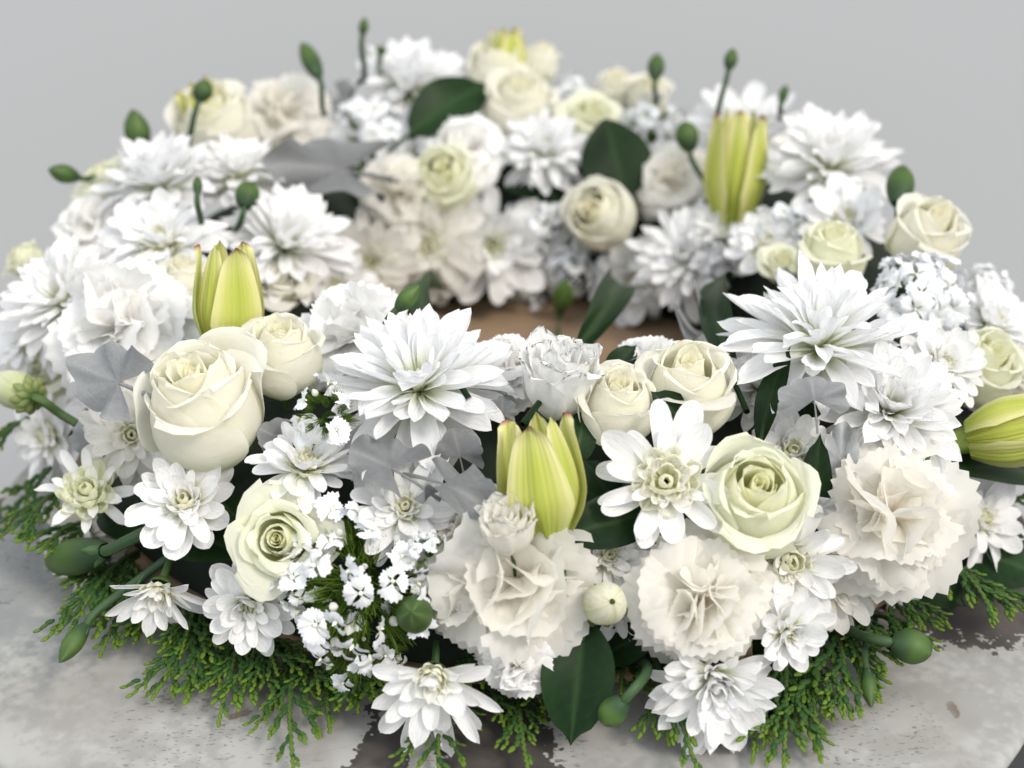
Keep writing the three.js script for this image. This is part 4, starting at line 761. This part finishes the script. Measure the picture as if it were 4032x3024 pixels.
sprig('long conifer sprig reaching the bottom edge at left of the dark table band', [-0.0973, 0.0002, 0.2342], [-0.0912, 0.006, 0.3304], [0, 0.86, 0.52], 0.0243, { sd: 5, angle: 24 });
sprig('conifer sprig right of the long one, over the edge of the dark table band', [-0.0812, -0.0018, 0.2421], [-0.0794, 0.006, 0.301], [0, 0.86, 0.52], 0.0175, { sd: 6, angle: 24 });
sprig('conifer sprig at left, hanging behind the long bud stem', [-0.1884, 0.0161, 0.1761], [-0.2056, 0.02, 0.2554], [-0.2, 0.84, 0.51], 0.028, { sd: 7 });
sprig('short conifer sprig at left under the big green bud', [-0.188, 0.0149, 0.1785], [-0.192, 0.02, 0.2243], [-0.1, 0.85, 0.51], 0.021, { sd: 8 });
sprig('conifer sprig at the far left, over the pale table', [-0.2292, 0.0297, 0.1364], [-0.2451, 0.03, 0.1887], [-0.2, 0.84, 0.51], 0.0242, { sd: 9 });
sprig('conifer tip cut by the left edge', [-0.2585, 0.0498, 0.0983], [-0.2785, 0.04, 0.114], [-0.3, 0.83, 0.47], 0.0175, { sd: 10 });
sprig('fan-shaped conifer sprig at bottom centre on the dark worn patch', [-0.0332, -0.0047, 0.2556], [-0.0305, 0.006, 0.3317], [0, 0.91, 0.42], 0.0377, { sd: 11, angle: 34 });
sprig('narrow conifer sprig at bottom centre, left of the big dark leaf', [0.0063, -0.0028, 0.2546], [0.0086, 0.008, 0.3396], [0, 0.86, 0.52], 0.0173, { sd: 12, angle: 22 });
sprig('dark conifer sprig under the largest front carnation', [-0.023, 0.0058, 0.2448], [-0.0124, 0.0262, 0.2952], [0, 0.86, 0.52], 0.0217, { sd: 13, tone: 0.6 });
sprig('conifer sprig right of the pale curved-stem bud', [0.0604, 0.0264, 0.2643], [0.0673, 0.008, 0.311], [0, 0.86, 0.52], 0.0251, { sd: 14, angle: 26 });
sprig('thin trailing conifer sprig crossing the bottom edge right of centre', [0.0705, 0.0199, 0.2593], [0.0799, 0.006, 0.3334], [0.05, 0.85, 0.52], 0.0158, { sd: 15, angle: 22 });
sprig('bright conifer sprig hanging right of the pointed dark leaf', [0.1288, 0.0002, 0.2342], [0.1139, 0.008, 0.3295], [0.05, 0.85, 0.52], 0.0309, { sd: 16 });
sprig('bright conifer sprig at lower right behind the thin closed bud', [0.1528, 0.0044, 0.2217], [0.1448, 0.012, 0.2986], [0.1, 0.85, 0.51], 0.0335, { sd: 17 });
sprig('conifer sprig at lower right pointing to the plump green bud', [0.1505, 0.0044, 0.2217], [0.1754, 0.02, 0.2721], [0.1, 0.85, 0.51], 0.0246, { sd: 18 });
sprig('dark conifer sprig on the right between the lower dark leaves', [0.2013, 0.0298, 0.196], [0.2266, 0.02, 0.2401], [0.2, 0.84, 0.51], 0.0204, { sd: 19 });
sprig('bright conifer sprig reaching the right edge', [0.2208, 0.0122, 0.1868], [0.2472, 0.02, 0.2464], [0.2, 0.84, 0.51], 0.0185, { sd: 20 });
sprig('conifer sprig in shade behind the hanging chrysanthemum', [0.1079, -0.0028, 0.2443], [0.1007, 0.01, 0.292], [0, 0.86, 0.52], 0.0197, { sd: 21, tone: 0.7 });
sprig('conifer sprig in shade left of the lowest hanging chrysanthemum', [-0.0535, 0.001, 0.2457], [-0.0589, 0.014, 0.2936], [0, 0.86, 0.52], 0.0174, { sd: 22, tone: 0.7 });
sprig('conifer tip at the right edge between the chrysanthemum and the dark leaf', [0.2568, 0.029, 0.1487], [0.2688, 0.03, 0.1482], [0.2, 0.84, 0.51], 0.012, { sd: 23 });
sprig('shaded conifer sprig at far left, behind the drooping petals by the big green bud', [-0.2095, 0.0209, 0.1582], [-0.2312, 0.03, 0.1987], [-0.2, 0.84, 0.51], 0.0262, { sd: 24 });
sprig('conifer sprig at lower left beneath the face-down chrysanthemum', [-0.1615, 0.0094, 0.1985], [-0.1761, 0.012, 0.2462], [-0.1, 0.85, 0.51], 0.0252, { sd: 25 });
sprig('conifer sprig directly below the fringed sweet william', [-0.069, 0.001, 0.2423], [-0.0676, 0.012, 0.2949], [0, 0.86, 0.52], 0.024, { sd: 26 });
sprig('shaded conifer sprig behind the plump green bud', [0.1743, 0.0046, 0.2147], [0.1831, 0.016, 0.2567], [0.1, 0.85, 0.51], 0.0203, { sd: 27 });
sweetWilliam('shaded pale sweet william at the back of the ring opening, between two hanging chrysanthemums', [0.0139, 0.0213, -0.137], [0, 0.38, 0.92], 0.041, { sd: 12, florets: 10, buds: 3, threads: 60, big: 0.32 });
chrysanthemum('blurred white chrysanthemum inside the ring at left, under the big blurred one', [-0.1107, 0.0563, -0.055], [0.2, 0.55, 0.81], 0.0488, { sd: 51, kind: 'spray' });
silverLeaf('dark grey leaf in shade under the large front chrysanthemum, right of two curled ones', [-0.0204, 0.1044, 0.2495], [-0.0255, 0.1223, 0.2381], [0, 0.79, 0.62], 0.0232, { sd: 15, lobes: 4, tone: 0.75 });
broadLeaf('dark leaf between the two cream-centred chrysanthemums at far left, above the big green bud', [-0.1711, 0.0432, 0.2058], [-0.2081, 0.0385, 0.1743], [-0.1, 0.79, 0.61], 0.0178, { sd: 25, tone: 0.8 });
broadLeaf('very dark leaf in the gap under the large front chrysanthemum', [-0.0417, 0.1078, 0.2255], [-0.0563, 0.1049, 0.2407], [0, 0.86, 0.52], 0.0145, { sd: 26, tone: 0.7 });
carnation('cream carnation partly covered by the largest front carnation, on its left side', [-0.0187, 0.0675, 0.2779], [-0.25, 0.42, 0.87], 0.0459, { sd: 22, mat: 'creamWhite' });
sprig('middle conifer sprig of the lower left clump, below the lime-centred chrysanthemum petals', [-0.1186, 0.0044, 0.2217], [-0.1214, 0.008, 0.289], [0, 0.86, 0.52], 0.0246, { sd: 28 });
sprig('conifer sprig left of the bright hanging one at lower right', [0.1206, -0.0018, 0.2387], [0.1078, 0.008, 0.3133], [0, 0.86, 0.52], 0.0242, { sd: 29 });
sprig('conifer sprig right of the bright hanging one at lower right', [0.1404, 0.0002, 0.2308], [0.1317, 0.008, 0.311], [0.05, 0.85, 0.52], 0.0244, { sd: 30 });
sprig('short conifer sprig between the bottom fan and the narrow one', [-0.0099, 0.002, 0.2503], [-0.0032, 0.008, 0.2991], [0, 0.86, 0.52], 0.0173, { sd: 31 });
sprig('shaded conifer sprig between the big green bud and the long bud stem at far left', [-0.1985, 0.0164, 0.1725], [-0.2082, 0.016, 0.2068], [0, 0.86, 0.52], 0.0246, { sd: 41 });
sprig('short conifer sprig directly behind the face-down chrysanthemum at left', [-0.1713, 0.0097, 0.195], [-0.1689, 0.016, 0.237], [0, 0.86, 0.52], 0.0241, { sd: 42 });
sprig('conifer sprig just right of the face-down chrysanthemum, in the shade', [-0.1534, 0.007, 0.2066], [-0.1517, 0.016, 0.2577], [0, 0.86, 0.52], 0.0238, { sd: 43 });
sprig('short conifer sprig under the right petals of the lime-centred chrysanthemum', [-0.1148, 0.0023, 0.2262], [-0.1051, 0.016, 0.2743], [0, 0.86, 0.52], 0.0234, { sd: 44 });
sprig('short conifer sprig in shade under the middle of the fringed sweet william', [-0.089, -0.0009, 0.2399], [-0.085, 0.016, 0.287], [0, 0.86, 0.52], 0.023, { sd: 45 });
sprig('short conifer sprig under the right part of the fringed sweet william', [-0.069, 0.0001, 0.2428], [-0.0604, 0.016, 0.2886], [0, 0.86, 0.52], 0.0229, { sd: 46 });
sprig('tiny conifer sprig touching the left petals of the lowest hanging chrysanthemum', [-0.0557, 0.0001, 0.2462], [-0.0482, 0.016, 0.287], [0, 0.86, 0.52], 0.0228, { sd: 47 });
sprig('short conifer sprig tucked behind the left edge of the big hanging leaf', [0.016, 0.002, 0.2503], [0.017, 0.016, 0.2963], [0, 0.86, 0.52], 0.0227, { sd: 48 });
sprig('short conifer sprig above the pale curved-stem bud, right of the big leaf', [0.0503, 0.0086, 0.2518], [0.0474, 0.0199, 0.2917], [0, 0.86, 0.52], 0.0225, { sd: 49 });
sprig('short conifer sprig left of the hanging chrysanthemum at front right', [0.0815, 0.002, 0.2435], [0.0744, 0.016, 0.287], [0, 0.86, 0.52], 0.0229, { sd: 50 });
sprig('short shaded conifer sprig behind the right petals of the front right hanging chrysanthemum', [0.1015, 0.0001, 0.2411], [0.101, 0.016, 0.287], [0, 0.86, 0.52], 0.023, { sd: 51 });
sprig('short conifer sprig at the stem of the plump green bud', [0.1672, 0.0056, 0.2159], [0.1649, 0.016, 0.2544], [0, 0.86, 0.52], 0.0236, { sd: 52 });
sprig('shaded conifer sprig over the dark table patch, above the plump green bud', [0.1855, 0.0092, 0.202], [0.1933, 0.016, 0.2395], [0, 0.86, 0.52], 0.0239, { sd: 53 });
sprig('small conifer sprig at far left below the chrysanthemum turned left', [-0.2431, 0.035, 0.1267], [-0.2582, 0.016, 0.1317], [0, 0.86, 0.52], 0.0256, { sd: 54 });
sweetWilliam('lower sweet william tuft, mostly green needles and small white buds, above the conifer', [-0.0688, 0.04, 0.2843], [0, 0.29, 0.96], 0.0504, { sd: 13, florets: 9, buds: 14, threads: 1300, big: 0.17, spread: 1.1 });
chrysanthemum('white chrysanthemum at the far left edge, between the full one and the striped cream bud', [-0.2697, 0.0696, 0.0516], [-0.41, 0.75, 0.52], 0.0464, { sd: 61, kind: 'spray' });
sprig('long conifer frond hanging left of the face-down chrysanthemum, behind the long bud stem', [-0.1796, 0.0122, 0.1868], [-0.1908, 0.01, 0.2536], [-0.1, 0.85, 0.51], 0.0208, { sd: 62 });
sprig('conifer frond hanging at the left end of the lower left clump', [-0.152, 0.0059, 0.2089], [-0.1541, 0.01, 0.2603], [-0.1, 0.85, 0.51], 0.0204, { sd: 63 });
sprig('long narrow conifer frond right of the pointed dark leaf, reaching the bottom edge', [0.1171, -0.0009, 0.2399], [0.1023, 0.006, 0.3203], [0, 0.86, 0.52], 0.0175, { sd: 64 });
sweetWilliam('small cluster of white fringed florets at the right edge of the small front rose', [-0.0927, 0.0715, 0.2775], [-0.2, 0.55, 0.81], 0.0259, { sd: 14, florets: 9, buds: 6, threads: 420, big: 0.24 });
sweetWilliam('small cluster of white fringed florets left of the largest front carnation', [-0.0354, 0.0889, 0.2817], [0, 0.64, 0.77], 0.0215, { sd: 15, florets: 7, buds: 4, threads: 300, big: 0.26 });

renderer.render(scene, camera);
